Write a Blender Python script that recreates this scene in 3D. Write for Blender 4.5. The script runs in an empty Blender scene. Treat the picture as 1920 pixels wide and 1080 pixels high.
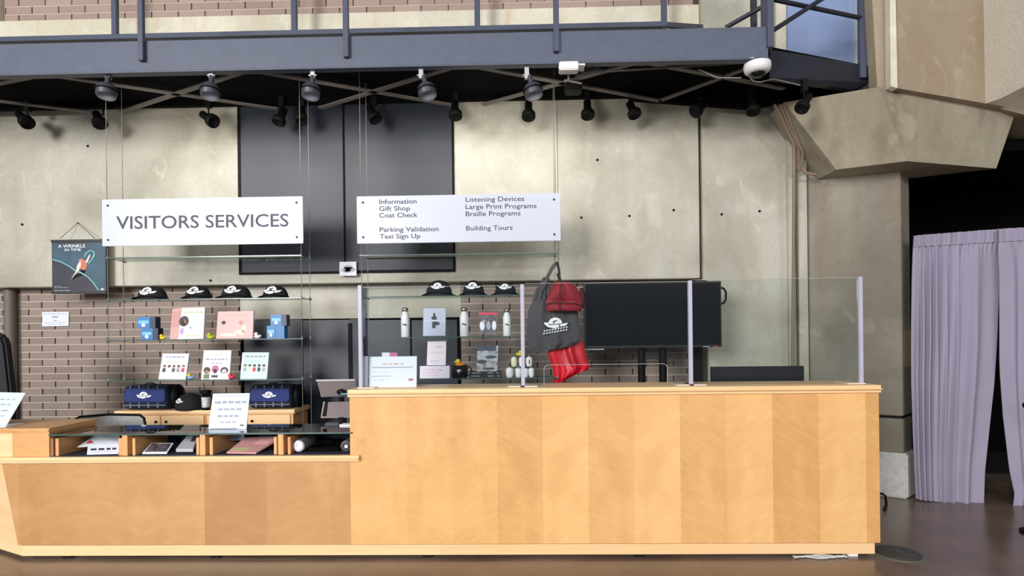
import bpy, bmesh, math, random
from mathutils import Vector, Matrix, Quaternion
random.seed(7)
PI = math.pi
C = bpy.context.scene.collection
SC = bpy.context.scene

# ------------------------------------------------------------ camera
F = 1060.0; PX, PY = 960.0, 628.0; H = 1.40
YAW, ROLL = 0.0222, 0.0112
fwd = Vector((-math.sin(YAW), math.cos(YAW), 0)); xh = Vector((math.cos(YAW), math.sin(YAW), 0)); up0 = Vector((0, 0, 1))
rt = xh*math.cos(ROLL) - up0*math.sin(ROLL)
up = up0*math.cos(ROLL) + xh*math.sin(ROLL)
CAM = Vector((0, 0, H))
cd = bpy.data.cameras.new('camera'); cam = bpy.data.objects.new('camera', cd); C.objects.link(cam)
cam.matrix_world = Matrix(((rt.x, up.x, -fwd.x, 0), (rt.y, up.y, -fwd.y, 0), (rt.z, up.z, -fwd.z, H), (0, 0, 0, 1)))
cd.sensor_fit = 'HORIZONTAL'; cd.sensor_width = 36; cd.lens = F/1920*36
cd.shift_x = 0; cd.shift_y = (PY-540)/1920; cd.clip_start = 0.05; cd.clip_end = 200
SC.camera = cam

# ------------------------------------------------------------ colour management, world, lights
SC.view_settings.view_transform = 'Standard'; SC.view_settings.look = 'None'
SC.view_settings.gamma = 1; SC.view_settings.use_curve_mapping = False; SC.view_settings.exposure = -0.08

def lin(c):
    r = []
    for v in c[:3]:
        v /= 255.0
        r.append(v/12.92 if v <= .04045 else ((v+.055)/1.055)**2.4)
    return (*r, 1)

w = bpy.data.worlds.new('world'); SC.world = w; w.use_nodes = True
bg = w.node_tree.nodes['Background']; bg.inputs[0].default_value = lin((226, 232, 245)); bg.inputs[1].default_value = 0.30

def area(name, loc, target, sx, sy, energy, col):
    l = bpy.data.lights.new(name, 'AREA'); l.shape = 'RECTANGLE'; l.size = sx; l.size_y = sy; l.energy = energy; l.color = col
    o = bpy.data.objects.new(name, l); C.objects.link(o); o.location = loc
    o.rotation_euler = (Vector(target)-Vector(loc)).to_track_quat('-Z', 'Y').to_euler(); return o
# tall lobby glazing behind and to the left of the camera
area('lobby_window_light', (-8.0, -9.5, 4.5), (0.8, 5, 1.7), 4.6, 4.2, 2350, (1.0, .98, .95))
# added broad front fill high behind the camera, no glazing known there
area('high_front_fill', (3.0, -12.0, 6.6), (1.2, 5, 1.6), 11, 2.6, 1250, (1.0, .97, .93))

# ------------------------------------------------------------ pixel -> place helpers
def ray(px, py): return fwd + rt*((px-PX)/F) + up*((PY-py)/F)
def at(px, py, Y):
    d = ray(px, py); return CAM + d*(Y/d.y)
def atz(px, py, z):
    d = ray(px, py); return CAM + d*((z-H)/d.z)
def proj(p):
    d = Vector(p)-CAM; k = d.dot(fwd); return PX+F*d.dot(rt)/k, PY-F*d.dot(up)/k
def R(x0, y0, x1, y1, Y):
    ym = (y0+y1)/2; xm = (x0+x1)/2
    return at(x0, ym, Y).x, at(x1, ym, Y).x, at(xm, y1, Y).z, at(xm, y0, Y).z
def S(Y): return Y/F      # metres per pixel

# ------------------------------------------------------------ materials
MATS = {}
def mat(name, col, rough=.6, metal=0, spec=.5, bump=0, bscale=40, var=0, vscale=6, coat=0, emit=None, stretch=(1, 1, 1)):
    if name in MATS: return MATS[name]
    m = bpy.data.materials.new(name); m.use_nodes = True; nt = m.node_tree; N = nt.nodes; L = nt.links
    b = N['Principled BSDF']; b.inputs['Base Color'].default_value = lin(col); b.inputs['Roughness'].default_value = rough
    b.inputs['Metallic'].default_value = metal; b.inputs['Specular IOR Level'].default_value = spec; b.inputs['Coat Weight'].default_value = coat
    g = N.new('ShaderNodeNewGeometry'); mp = N.new('ShaderNodeMapping'); mp.inputs['Scale'].default_value = stretch
    L.new(g.outputs['Position'], mp.inputs[0])
    n = N.new('ShaderNodeTexNoise'); n.inputs['Scale'].default_value = vscale; n.inputs['Detail'].default_value = 5
    L.new(mp.outputs[0], n.inputs['Vector'])
    r = N.new('ShaderNodeMapRange'); r.inputs['From Min'].default_value = .3; r.inputs['From Max'].default_value = .7
    r.inputs['To Min'].default_value = 1-var; r.inputs['To Max'].default_value = 1+var; L.new(n.outputs['Fac'], r.inputs['Value'])
    mx = N.new('ShaderNodeVectorMath'); mx.operation = 'SCALE'; mx.inputs[0].default_value = lin(col)[:3]
    L.new(r.outputs[0], mx.inputs['Scale']); L.new(mx.outputs[0], b.inputs['Base Color'])
    if bump:
        n2 = N.new('ShaderNodeTexNoise'); n2.inputs['Scale'].default_value = bscale; n2.inputs['Detail'].default_value = 4
        L.new(mp.outputs[0], n2.inputs['Vector'])
        bp = N.new('ShaderNodeBump'); bp.inputs['Strength'].default_value = bump; bp.inputs['Distance'].default_value = .01
        L.new(n2.outputs['Fac'], bp.inputs['Height']); L.new(bp.outputs[0], b.inputs['Normal'])
    MATS[name] = m; return m

def concrete(name, c_light, c_dark, c_stain, rough=.7, streak=(7, 7, .8), bump=.15):
    m = bpy.data.materials.new(name); m.use_nodes = True; nt = m.node_tree; N = nt.nodes; L = nt.links
    b = N['Principled BSDF']; b.inputs['Roughness'].default_value = rough
    g = N.new('ShaderNodeNewGeometry')
    def noise(scale, detail, st=(1, 1, 1), dist=0):
        mp = N.new('ShaderNodeMapping'); mp.inputs['Scale'].default_value = st; L.new(g.outputs['Position'], mp.inputs[0])
        n = N.new('ShaderNodeTexNoise'); n.inputs['Scale'].default_value = scale; n.inputs['Detail'].default_value = detail
        n.inputs['Distortion'].default_value = dist; L.new(mp.outputs[0], n.inputs['Vector']); return n
    n1 = noise(1.3, 6, (1, 1, 1), .6); n2 = noise(1, 4, streak); n3 = noise(30, 5); n4 = noise(4.5, 6, (1, 1, .8), 1.2)
    r1 = N.new('ShaderNodeValToRGB'); r1.color_ramp.elements[0].position = .34; r1.color_ramp.elements[1].position = .66
    r1.color_ramp.elements[0].color = lin(c_dark); r1.color_ramp.elements[1].color = lin(c_light); L.new(n1.outputs['Fac'], r1.inputs[0])
    m1 = N.new('ShaderNodeMixRGB'); m1.blend_type = 'MIX'; m1.inputs[2].default_value = lin(c_stain)
    rr = N.new('ShaderNodeMapRange'); rr.inputs['From Min'].default_value = .5; rr.inputs['From Max'].default_value = .75; rr.inputs['To Max'].default_value = .6
    L.new(n2.outputs['Fac'], rr.inputs['Value']); L.new(rr.outputs[0], m1.inputs[0]); L.new(r1.outputs[0], m1.inputs[1])
    m3 = N.new('ShaderNodeMixRGB'); m3.inputs[2].default_value = lin(tuple(min(255, v+28) for v in c_light))
    r4 = N.new('ShaderNodeMapRange'); r4.inputs['From Min'].default_value = .58; r4.inputs['From Max'].default_value = .72; r4.inputs['To Max'].default_value = .3
    L.new(n4.outputs['Fac'], r4.inputs['Value']); L.new(r4.outputs[0], m3.inputs[0]); L.new(m1.outputs[0], m3.inputs[1])
    m2 = N.new('ShaderNodeMixRGB'); m2.blend_type = 'MULTIPLY'; m2.inputs[0].default_value = .22
    L.new(m3.outputs[0], m2.inputs[1]); L.new(n3.outputs['Fac'], m2.inputs[2]); L.new(m2.outputs[0], b.inputs['Base Color'])
    bp = N.new('ShaderNodeBump'); bp.inputs['Strength'].default_value = bump; bp.inputs['Distance'].default_value = .01
    L.new(n3.outputs['Fac'], bp.inputs['Height']); L.new(bp.outputs[0], b.inputs['Normal'])
    MATS[name] = m; return m

def veneer(name, c0, c1, leaf=.277, rough=.38, off=0.0, horizontal=False):
    m = bpy.data.materials.new(name); m.use_nodes = True; nt = m.node_tree; N = nt.nodes; L = nt.links
    b = N['Principled BSDF']; b.inputs['Roughness'].default_value = rough; b.inputs['Specular IOR Level'].default_value = .35
    g = N.new('ShaderNodeNewGeometry'); sp = N.new('ShaderNodeSeparateXYZ'); L.new(g.outputs['Position'], sp.inputs[0])
    def math_(op, a, bb=None):
        n = N.new('ShaderNodeMath'); n.operation = op
        for i, v in enumerate((a, bb)):
            if v is None: continue
            if isinstance(v, (int, float)): n.inputs[i].default_value = v
            else: L.new(v, n.inputs[i])
        return n.outputs[0]
    q = math_('DIVIDE', math_('ADD', math_('ADD', sp.outputs['X'], sp.outputs['Y']), off), leaf)
    fl = math_('FLOOR', q); fr = math_('PINGPONG', q, 1.0)       # book-matched leaves
    wn = N.new('ShaderNodeTexWhiteNoise'); wn.noise_dimensions = '1D'; L.new(fl, wn.inputs['W'])
    cv = N.new('ShaderNodeCombineXYZ'); L.new(math_('MULTIPLY', fr, .26), cv.inputs[0])
    L.new(math_('MULTIPLY', sp.outputs['Z'], .5 if not horizontal else 4), cv.inputs[1]); L.new(math_('MULTIPLY', math_('FLOOR', math_('DIVIDE', q, 4.0)), 3.7), cv.inputs[2])
    n1 = N.new('ShaderNodeTexNoise'); n1.inputs['Scale'].default_value = 5; n1.inputs['Detail'].default_value = 6; n1.inputs['Distortion'].default_value = .8
    L.new(cv.outputs[0], n1.inputs['Vector'])
    # curly figure: short near-horizontal ripples, mirrored at every joint
    cv2 = N.new('ShaderNodeCombineXYZ'); L.new(math_('MULTIPLY', fr, 1.1), cv2.inputs[0])
    L.new(math_('ADD', math_('MULTIPLY', sp.outputs['Z'], 16), math_('MULTIPLY', fr, 2.6)), cv2.inputs[1])
    n2 = N.new('ShaderNodeTexNoise'); n2.inputs['Scale'].default_value = 1.7; n2.inputs['Detail'].default_value = 3; L.new(cv2.outputs[0], n2.inputs['Vector'])
    cv3 = N.new('ShaderNodeCombineXYZ'); L.new(math_('MULTIPLY', math_('ADD', sp.outputs['X'], sp.outputs['Y']), 300 if not horizontal else 20), cv3.inputs[0]); L.new(math_('MULTIPLY', sp.outputs['Z'], 8 if not horizontal else 250), cv3.inputs[1])
    n3 = N.new('ShaderNodeTexNoise'); n3.inputs['Scale'].default_value = 1; L.new(cv3.outputs[0], n3.inputs['Vector'])
    f = math_('ADD', math_('MULTIPLY', n1.outputs['Fac'], .55), math_('ADD', math_('MULTIPLY', wn.outputs['Value'], .22), math_('ADD', math_('MULTIPLY', n2.outputs['Fac'], .34), math_('MULTIPLY', n3.outputs['Fac'], .12))))
    f = math_('ADD', f, math_('MULTIPLY', math_('SUBTRACT', math_('FRACT', math_('MULTIPLY', q, .5)), .5), .0 if horizontal else .13))
    r = N.new('ShaderNodeValToRGB'); r.color_ramp.elements[0].position = .42; r.color_ramp.elements[1].position = .86
    r.color_ramp.elements[0].color = lin(c0); r.color_ramp.elements[1].color = lin(c1)
    L.new(f, r.inputs[0]); L.new(r.outputs[0], b.inputs['Base Color'])
    MATS[name] = m; return m

def brick_mat(name, c0, c1):
    m = bpy.data.materials.new(name); m.use_nodes = True; nt = m.node_tree; N = nt.nodes; L = nt.links
    b = N['Principled BSDF']; b.inputs['Roughness'].default_value = .7
    oi = N.new('ShaderNodeObjectInfo'); r = N.new('ShaderNodeValToRGB')
    r.color_ramp.elements[0].color = lin(c0); r.color_ramp.elements[1].color = lin(c1); L.new(oi.outputs['Random'], r.inputs[0])
    g = N.new('ShaderNodeNewGeometry'); mp = N.new('ShaderNodeMapping'); mp.inputs['Scale'].default_value = (1, 1, 3); L.new(g.outputs['Position'], mp.inputs[0])
    n = N.new('ShaderNodeTexNoise'); n.inputs['Scale'].default_value = 45; n.inputs['Detail'].default_value = 5; L.new(mp.outputs[0], n.inputs['Vector'])
    mx = N.new('ShaderNodeMixRGB'); mx.blend_type = 'MULTIPLY'; mx.inputs[0].default_value = .3; L.new(r.outputs[0], mx.inputs[1]); L.new(n.outputs['Fac'], mx.inputs[2])
    L.new(mx.outputs[0], b.inputs['Base Color'])
    bp = N.new('ShaderNodeBump'); bp.inputs['Strength'].default_value = .3; bp.inputs['Distance'].default_value = .004
    L.new(n.outputs['Fac'], bp.inputs['Height']); L.new(bp.outputs[0], b.inputs['Normal'])
    MATS[name] = m; return m

def glass(name, tint=(235, 245, 242), refl=.08, rough=.02):
    m = bpy.data.materials.new(name); m.use_nodes = True; nt = m.node_tree; N = nt.nodes; L = nt.links
    N.remove(N['Principled BSDF']); out = N['Material Output']
    t = N.new('ShaderNodeBsdfTransparent'); t.inputs[0].default_value = lin(tint)
    gl = N.new('ShaderNodeBsdfGlossy'); gl.inputs['Roughness'].default_value = rough
    fr = N.new('ShaderNodeFresnel'); fr.inputs[0].default_value = 1.45
    mt = N.new('ShaderNodeMath'); mt.operation = 'MULTIPLY'; mt.inputs[1].default_value = refl*10
    L.new(fr.outputs[0], mt.inputs[0])
    mx = N.new('ShaderNodeMixShader'); L.new(mt.outputs[0], mx.inputs[0]); L.new(t.outputs[0], mx.inputs[1]); L.new(gl.outputs[0], mx.inputs[2])
    L.new(mx.outputs[0], out.inputs[0]); MATS[name] = m; return m

CONC = concrete('concrete', (198, 195, 181), (158, 154, 138), (176, 166, 146), rough=.42)
CONC_CREAM = concrete('concrete_cream', (230, 224, 206), (208, 202, 180), (200, 184, 150))
CONC_TAN = concrete('concrete_tan', (172, 158, 136), (154, 138, 116), (160, 138, 110), streak=(3, 3, 1))
CONC_GREY = concrete('concrete_grey', (152, 146, 132), (118, 111, 98), (134, 114, 94), streak=(9, 9, .7))
PLINTH = mat('plinth_stone', (196, 196, 192), .8, bump=.5, bscale=60, var=.12, vscale=25)
BRICK = brick_mat('brick_brown', (140, 126, 117), (158, 143, 134))
BRICK_UP = brick_mat('brick_rose', (160, 138, 126), (180, 158, 146))
MORTAR = mat('mortar', (186, 168, 156), .9)
MORTAR_SHADE = mat('mortar_joint_shade', (62, 48, 42), .95)  # shadow in the vertical brick joints put into a dark backing colour
NAVY = mat('door_navy_steel', (34, 40, 52), .5, metal=.05, var=.06, vscale=2)
NAVY2 = mat('door_slate_panel', (40, 45, 55), .4, metal=.1, var=.05)
BLACK = mat('black_paint', (9, 9, 10), .65, spec=.2)
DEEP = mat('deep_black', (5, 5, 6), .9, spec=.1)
BEAM = mat('beam_slate_paint', (80, 87, 106), .5, var=.08, vscale=9, bump=.08)
BEAM_D = mat('beam_shade_rail_dark', (34, 37, 48), .5, var=.08)  # darkened slate: end beam's turned-away shade in colour, shared with dark rails
RAIL = mat('rail_slate_paint', (66, 73, 94), .45, var=.05)
BRACE = mat('brace_paint', (96, 91, 86), .55, var=.12, vscale=20)
STEEL = mat('steel', (170, 170, 174), .4, metal=.6)
ALU = mat('brushed_aluminium', (178, 183, 198), .42, metal=.2, var=.03, stretch=(1, 1, 30))
SIGNTXT = mat('sign_text', (72, 74, 88), .6)
WHITE = mat('white_plastic', (232, 232, 234), .4)
PAPER = mat('paper_white', (232, 234, 245), .7)
PAPER_B = mat('paper_pale_blue', (200, 226, 232), .6)
LAV = mat('acrylic_edge', (176, 176, 194), .35, var=.05, vscale=12)
GLASS = glass('acrylic_pane', (247, 250, 250), .045)
GLASS_CASE = glass('case_glass', (188, 214, 208), .16)
GEDGE = mat('glass_edge', (70, 92, 88), .2)
SHELFG = glass('shelf_glass', (214, 228, 222), .08)
MAPLE = veneer('maple_veneer', (208, 157, 99), (236, 188, 128), leaf=.285, off=.06)
MAPLE_L = veneer('maple_veneer_lower', (178, 132, 86), (206, 160, 110), leaf=.40, off=.1)  # slightly different veneer, also darkened to carry the light falloff at lower left
MAPLE_S = veneer('maple_solid', (232, 190, 140), (246, 212, 166), leaf=3, horizontal=True)
MAPLE_I = veneer('maple_case', (204, 150, 96), (230, 180, 124), leaf=.5)
WALNUT = mat('case_side_brown', (150, 106, 70), .5, var=.1)
CLOTH_NAVY = mat('felt_navy', (34, 40, 60), .9)
CAPBLK = mat('cap_black_cloth', (19, 20, 27), .85, bump=.2, bscale=200, var=.1)
CAPRED = mat('cap_red_trim', (130, 26, 40), .8)
LOGO = mat('logo_white', (236, 238, 242), .6)
LOGOD = mat('logo_dark_line', (60, 62, 74), .6)
FBLUE = mat('fleece_blue', (44, 58, 118), .85, bump=.3, bscale=150, var=.12, vscale=40)
FNAVY = mat('fleece_navy', (20, 26, 48), .85, var=.2, vscale=30)
FGREY = mat('plaid_grey', (110, 118, 140), .85)
TOTE = mat('tote_charcoal', (74, 72, 77), .8, bump=.3, bscale=220, var=.18, vscale=60)
TOTE_D = mat('tote_strap', (34, 34, 38), .8)
BURG = mat('burgundy_cloth', (134, 24, 40), .7, var=.12, vscale=30)
BURG_D = mat('burgundy_seam', (58, 14, 22), .8)
RED = mat('red_nylon', (206, 18, 40), .42, var=.15, vscale=14)
LILAC = mat('curtain_lilac', (150, 142, 164), .85, bump=.15, bscale=300, var=.05, vscale=4)
SCREEN = mat('screen_black', (6, 9, 14), .12, spec=.6)
BEZEL = mat('bezel_black', (22, 23, 26), .4)
TABBACK = mat('tablet_taupe', (112, 100, 102), .4, metal=.2)
BLUEBOX = mat('box_blue', (30, 112, 176), .4)
BLUELT = mat('box_light_blue', (112, 190, 236), .4)
NAVYBOX = mat('box_navy', (14, 34, 66), .4)
YEL = mat('duck_yellow', (226, 208, 48), .35); LIME = mat('duck_lime', (184, 196, 50), .35); ORANGE = mat('duck_orange', (236, 132, 40), .4)
PINKRED = mat('duck_red', (218, 54, 84), .35); LBLUE = mat('duck_light_blue', (140, 170, 220), .35)
PINK = mat('cover_pink', (236, 178, 176), .5, var=.05); PINKL = mat('cover_pale_pink', (244, 214, 200), .5)
SKIN = mat('print_peach', (232, 178, 150), .6); HAIR = mat('print_brown', (70, 56, 56), .6); GREENP = mat('print_green', (206, 226, 176), .6)
SALMON = mat('print_salmon', (206, 150, 148), .6); LILP = mat('print_lilac', (186, 168, 208), .6); AQUA = mat('cover_aqua', (200, 236, 232), .5)
GREYP = mat('print_grey', (166, 170, 188), .6); MAG = mat('print_magenta', (196, 110, 156), .6); REDP = mat('print_red', (214, 60, 84), .6); DKP = mat('print_dark', (62, 62, 74), .6)
TEALP = mat('poster_teal', (44, 78, 98), .4, var=.35, vscale=5); TEALD = mat('poster_dark', (42, 42, 56), .4, var=.3, vscale=7); GLOWP = mat('poster_streak', (150, 220, 214), .5); FLESH = mat('poster_flesh', (196, 112, 84), .5)
BWP = mat('print_photo_grey', (150, 152, 158), .5, var=.75, vscale=26); BWD = mat('print_photo_dark', (90, 80, 88), .5, var=.9, vscale=34)
MUG = mat('mug_black', (16, 17, 20), .2)
DUCT = mat('conduit_brown', (128, 110, 92), .5)
FLOORM = None
def floor_mat():
    m = bpy.data.materials.new('polished_floor'); m.use_nodes = True; nt = m.node_tree; N = nt.nodes; L = nt.links
    b = N['Principled BSDF']; b.inputs['Specular IOR Level'].default_value = .6
    g = N.new('ShaderNodeNewGeometry')
    n = N.new('ShaderNodeTexNoise'); n.inputs['Scale'].default_value = 2.2; n.inputs['Detail'].default_value = 8; n.inputs['Distortion'].default_value = .4; L.new(g.outputs['Position'], n.inputs['Vector'])
    n2 = N.new('ShaderNodeTexNoise'); n2.inputs['Scale'].default_value = 90; n2.inputs['Detail'].default_value = 4; L.new(g.outputs['Position'], n2.inputs['Vector'])
    r = N.new('ShaderNodeValToRGB'); r.color_ramp.elements[0].position = .3; r.color_ramp.elements[1].position = .7
    r.color_ramp.elements[0].color = lin((106, 88, 76)); r.color_ramp.elements[1].color = lin((138, 118, 104)); L.new(n.outputs['Fac'], r.inputs[0])
    mx = N.new('ShaderNodeMixRGB'); mx.blend_type = 'MULTIPLY'; mx.inputs[0].default_value = .35; L.new(r.outputs[0], mx.inputs[1]); L.new(n2.outputs['Fac'], mx.inputs[2])
    L.new(mx.outputs[0], b.inputs['Base Color'])
    rr = N.new('ShaderNodeMapRange'); rr.inputs['To Min'].default_value = .16; rr.inputs['To Max'].default_value = .34; L.new(n.outputs['Fac'], rr.inputs['Value']); L.new(rr.outputs[0], b.inputs['Roughness'])
    bp = N.new('ShaderNodeBump'); bp.inputs['Strength'].default_value = .06; bp.inputs['Distance'].default_value = .01; L.new(n.outputs['Fac'], bp.inputs['Height']); L.new(bp.outputs[0], b.inputs['Normal'])
    return m
FLOORM = floor_mat()

# ------------------------------------------------------------ mesh builder
class MB:
    def __init__(s): s.v = []; s.f = []; s.mi = []; s.sm = []
    def add(s, vs, fs, mi=0, smooth=False):
        o = len(s.v); s.v += [tuple(v) for v in vs]
        for f in fs: s.f.append([i+o for i in f]); s.mi.append(mi); s.sm.append(smooth)
        return s
    def box(s, x0, x1, y0, y1, z0, z1, mi=0):
        vs = [(x, y, z) for x in (x0, x1) for y in (y0, y1) for z in (z0, z1)]
        return s.add(vs, [(0, 1, 3, 2), (4, 6, 7, 5), (0, 4, 5, 1), (2, 3, 7, 6), (0, 2, 6, 4), (1, 5, 7, 3)], mi)
    def prism(s, poly, y0, y1, mi=0):
        n = len(poly); vs = [(p[0], y0, p[1]) for p in poly]+[(p[0], y1, p[1]) for p in poly]
        return s.add(vs, [tuple(range(n)), tuple(range(2*n-1, n-1, -1))]+[(i, i+n, (i+1) % n+n, (i+1) % n) for i in range(n)], mi)
    def hull2(s, front, back, mi=0):      # two matching loops of 3-D points
        n = len(front)
        return s.add(list(front)+list(back), [tuple(range(n)), tuple(range(2*n-1, n-1, -1))]+[(i, i+n, (i+1) % n+n, (i+1) % n) for i in range(n)], mi)
    def tube(s, pts, r, seg=8, mi=0):
        pts = [Vector(p) for p in pts]; rs = r if isinstance(r, (list, tuple)) else [r]*len(pts); vs = []; u = None
        for i, p in enumerate(pts):
            d = (pts[min(i+1, len(pts)-1)]-pts[max(i-1, 0)]).normalized()
            if u is None: u = d.orthogonal().normalized()
            u = (u-d*u.dot(d)).normalized(); v = d.cross(u)
            for k in range(seg):
                a = 2*PI*k/seg; vs.append(p+(u*math.cos(a)+v*math.sin(a))*rs[i])
        fs = [(i*seg+k, i*seg+(k+1) % seg, (i+1)*seg+(k+1) % seg, (i+1)*seg+k) for i in range(len(pts)-1) for k in range(seg)]
        s.add(vs, fs, mi, True)
        return s.add([vs[k] for k in range(seg)]+[vs[-seg+k] for k in range(seg)], [tuple(range(seg-1, -1, -1)), tuple(range(seg, 2*seg))], mi)
    def lathe(s, prof, o, d=(0, 0, 1), seg=20, mi=0, smooth=True):
        o = Vector(o); d = Vector(d).normalized(); u = d.orthogonal().normalized(); v = d.cross(u); vs = []
        for r, h in prof:
            for k in range(seg):
                a = 2*PI*k/seg; vs.append(o+d*h+(u*math.cos(a)+v*math.sin(a))*max(r, 1e-4))
        n = len(prof)
        fs = [(i*seg+k, i*seg+(k+1) % seg, (i+1)*seg+(k+1) % seg, (i+1)*seg+k) for i in range(n-1) for k in range(seg)]
        s.add(vs, fs, mi, smooth)
        return s.add(vs[:seg]+vs[-seg:], [tuple(range(seg-1, -1, -1)), tuple(range(seg, 2*seg))], mi)
    def ell(s, c, r, seg=14, rings=8, mi=0, half=False):
        vs = []; lo = 0 if half else -PI/2
        for i in range(rings+1):
            t = lo+(PI/2-lo)*i/rings
            for k in range(seg):
                a = 2*PI*k/seg; vs.append((c[0]+r[0]*math.cos(t)*math.cos(a), c[1]+r[1]*math.cos(t)*math.sin(a), c[2]+r[2]*math.sin(t)))
        fs = [(i*seg+k, i*seg+(k+1) % seg, (i+1)*seg+(k+1) % seg, (i+1)*seg+k) for i in range(rings) for k in range(seg)]
        return s.add(vs, fs, mi, True)
    def grid(s, fn, nu, nv, mi=0, smooth=True):
        vs = [fn(i/nu, j/nv) for j in range(nv+1) for i in range(nu+1)]
        return s.add(vs, [(j*(nu+1)+i, j*(nu+1)+i+1, (j+1)*(nu+1)+i+1, (j+1)*(nu+1)+i) for j in range(nv) for i in range(nu)], mi, smooth)
    def build(s, name, mats, parent=None, bevel=0, origin=None, seg=2):
        if not isinstance(mats, (list, tuple)): mats = [mats]
        if parent is not None:
            org = Vector(parent.get('org', (0, 0, 0)))
        elif origin is not None: org = Vector(origin)
        else:
            xs = [v[0] for v in s.v]; ys = [v[1] for v in s.v]; zs = [v[2] for v in s.v]
            org = Vector(((min(xs)+max(xs))/2, (min(ys)+max(ys))/2, min(zs)))
        me = bpy.data.meshes.new(name); me.from_pydata([tuple(Vector(v)-org) for v in s.v], [], s.f)
        for m in mats: me.materials.append(m)
        for p, mi, sm in zip(me.polygons, s.mi, s.sm): p.material_index = mi; p.use_smooth = sm
        bm = bmesh.new(); bm.from_mesh(me)
        if bevel:
            bmesh.ops.bevel(bm, geom=[e for e in bm.edges if len(e.link_faces) == 2 and e.calc_face_angle(0) > .6 and (seg < 4 or abs(e.verts[0].co.x-e.verts[1].co.x) > .05)], offset=bevel, segments=seg, affect='EDGES', clamp_overlap=True)
        bmesh.ops.recalc_face_normals(bm, faces=bm.faces); bm.to_mesh(me); bm.free()
        o = bpy.data.objects.new(name, me); C.objects.link(o)
        if parent is not None: o.parent = parent
        else: o.location = org
        o['org'] = tuple(org)
        return o

def tag(o, label=None, cat=None, group=None, kind=None):
    if label: o['label'] = label
    if cat: o['category'] = cat
    if group: o['group'] = group
    if kind: o['kind'] = kind
    return o
def thing(name, loc, label, cat, group=None, kind=None):
    o = bpy.data.objects.new(name, None); C.objects.link(o); o.location = loc; o['org'] = tuple(loc); o.empty_display_size = .05
    return tag(o, label, cat, group, kind)
def struct(o): o['kind'] = 'structure'; return o
def copy_tree(o, parent=None, delta=None):
    c = o.copy(); C.objects.link(c); c.parent = parent
    if delta is not None: c.location = Vector(o.location)+Vector(delta)
    for ch in list(o.children): copy_tree(ch, c)
    return c

def text(name, body, x0, x1, zb, hcap, y, m, parent, ext=.0006):
    cu = bpy.data.curves.new('t', 'FONT'); cu.body = body; cu.size = 1; cu.extrude = .5; cu.offset = .008; cu.resolution_u = 3
    ob = bpy.data.objects.new('t', cu); C.objects.link(ob); dg = bpy.context.evaluated_depsgraph_get()
    me = bpy.data.meshes.new_from_object(ob.evaluated_get(dg)); bpy.data.objects.remove(ob); bpy.data.curves.remove(cu)
    xs = [v.co.x for v in me.vertices]; ys = [v.co.y for v in me.vertices]
    a, b = min(xs), max(xs); org = Vector(parent.get('org', (0, 0, 0))); capu = .69
    for v in me.vertices:
        X = x0+(v.co.x-a)/(b-a)*(x1-x0); Z = zb+v.co.y/capu*hcap; Y = y-(ext if v.co.z > 0 else -ext)
        v.co = Vector((X, Y, Z))-org
    # every word becomes a part of its own
    bm = bmesh.new(); bm.from_mesh(me); bpy.data.meshes.remove(me); bmesh.ops.remove_doubles(bm, verts=bm.verts, dist=1e-7)
    left = set(bm.verts); isl = []
    while left:
        st = [left.pop()]; comp = [st[0]]
        while st:
            for e in st.pop().link_edges:
                for q in e.verts:
                    if q in left: left.remove(q); st.append(q); comp.append(q)
        isl.append((min(q.co.x for q in comp), max(q.co.x for q in comp), comp))
    isl.sort(key=lambda t_: t_[0]); words_ = []
    for lo, hi, comp in isl:
        if words_ and lo-words_[-1][1] < hcap*.34: words_[-1][1] = max(words_[-1][1], hi); words_[-1][2] += comp
        else: words_.append([lo, hi, comp])
    for lo, hi, comp in words_:
        ix = {q: i for i, q in enumerate(comp)}; fs = {f for q in comp for f in q.link_faces}
        m2 = bpy.data.meshes.new(name); m2.from_pydata([tuple(q.co) for q in comp], [], [[ix[q] for q in f.verts] for f in fs]); m2.materials.append(m)
        o = bpy.data.objects.new(name, m2); C.objects.link(o); o.parent = parent; o['org'] = tuple(org)
    bm.free()

def scrib(mb, x0, x1, z, h, y, mi=0, rnd=None):   # tiny unreadable printed line
    rnd = rnd or random; x = x0
    while x < x1:
        wl = rnd.uniform(1.5, 4)*h
        e = min(x+wl, x1)
        while x < e:
            cw = h*rnd.uniform(.35, .6); mb.box(x, min(x+cw*.7, e), y-.0008, y, z, z+h*rnd.uniform(.6, 1), mi); x += cw
        x += h*.7
    return mb

def ellpoly(cx, cz, rx, rz, n=16, a0=0, a1=2*PI):
    full = abs(a1-a0-2*PI) < 1e-6
    m = n if full else n+1
    return [(cx+rx*math.cos(a0+(a1-a0)*i/n), cz+rz*math.sin(a0+(a1-a0)*i/n)) for i in range(m)]

def logo_polys(cx, cz, w_, flip=1):
    """white turtle-shell dome with a wing to the left and a tail to the right (polygons, centre, width)"""
    h = w_*.36
    P = []
    P.append([(cx+flip*(-.02*w_+p[0]), cz+p[1]) for p in ellpoly(0, -.1*h, .30*w_, .78*h, 12, 0, PI)])
    P.append([(cx+flip*a*w_, cz+b*h) for a, b in ((-.30, .05), (-.5, .12), (-.47, -.15), (-.33, -.45), (-.05, -.62), (.15, -.45), (.12, -.12), (-.30, -.12))])
    P.append([(cx+flip*a*w_, cz+b*h) for a, b in ((.16, -.1), (.30, -.05), (.52, .05), (.44, -.3), (.2, -.42))])
    D = [[(cx+flip*a*w_, cz+b*h) for a, b in ((-.13, .02), (-.1, .28), (.05, .38), (.1, .3), (-.03, .2), (-.06, -.02))],
         [(cx+flip*a*w_, cz+b*h) for a, b in ((-.3, -.12), (.28, -.02), (.28, -.1), (-.3, -.22))]]
    return P, D
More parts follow.
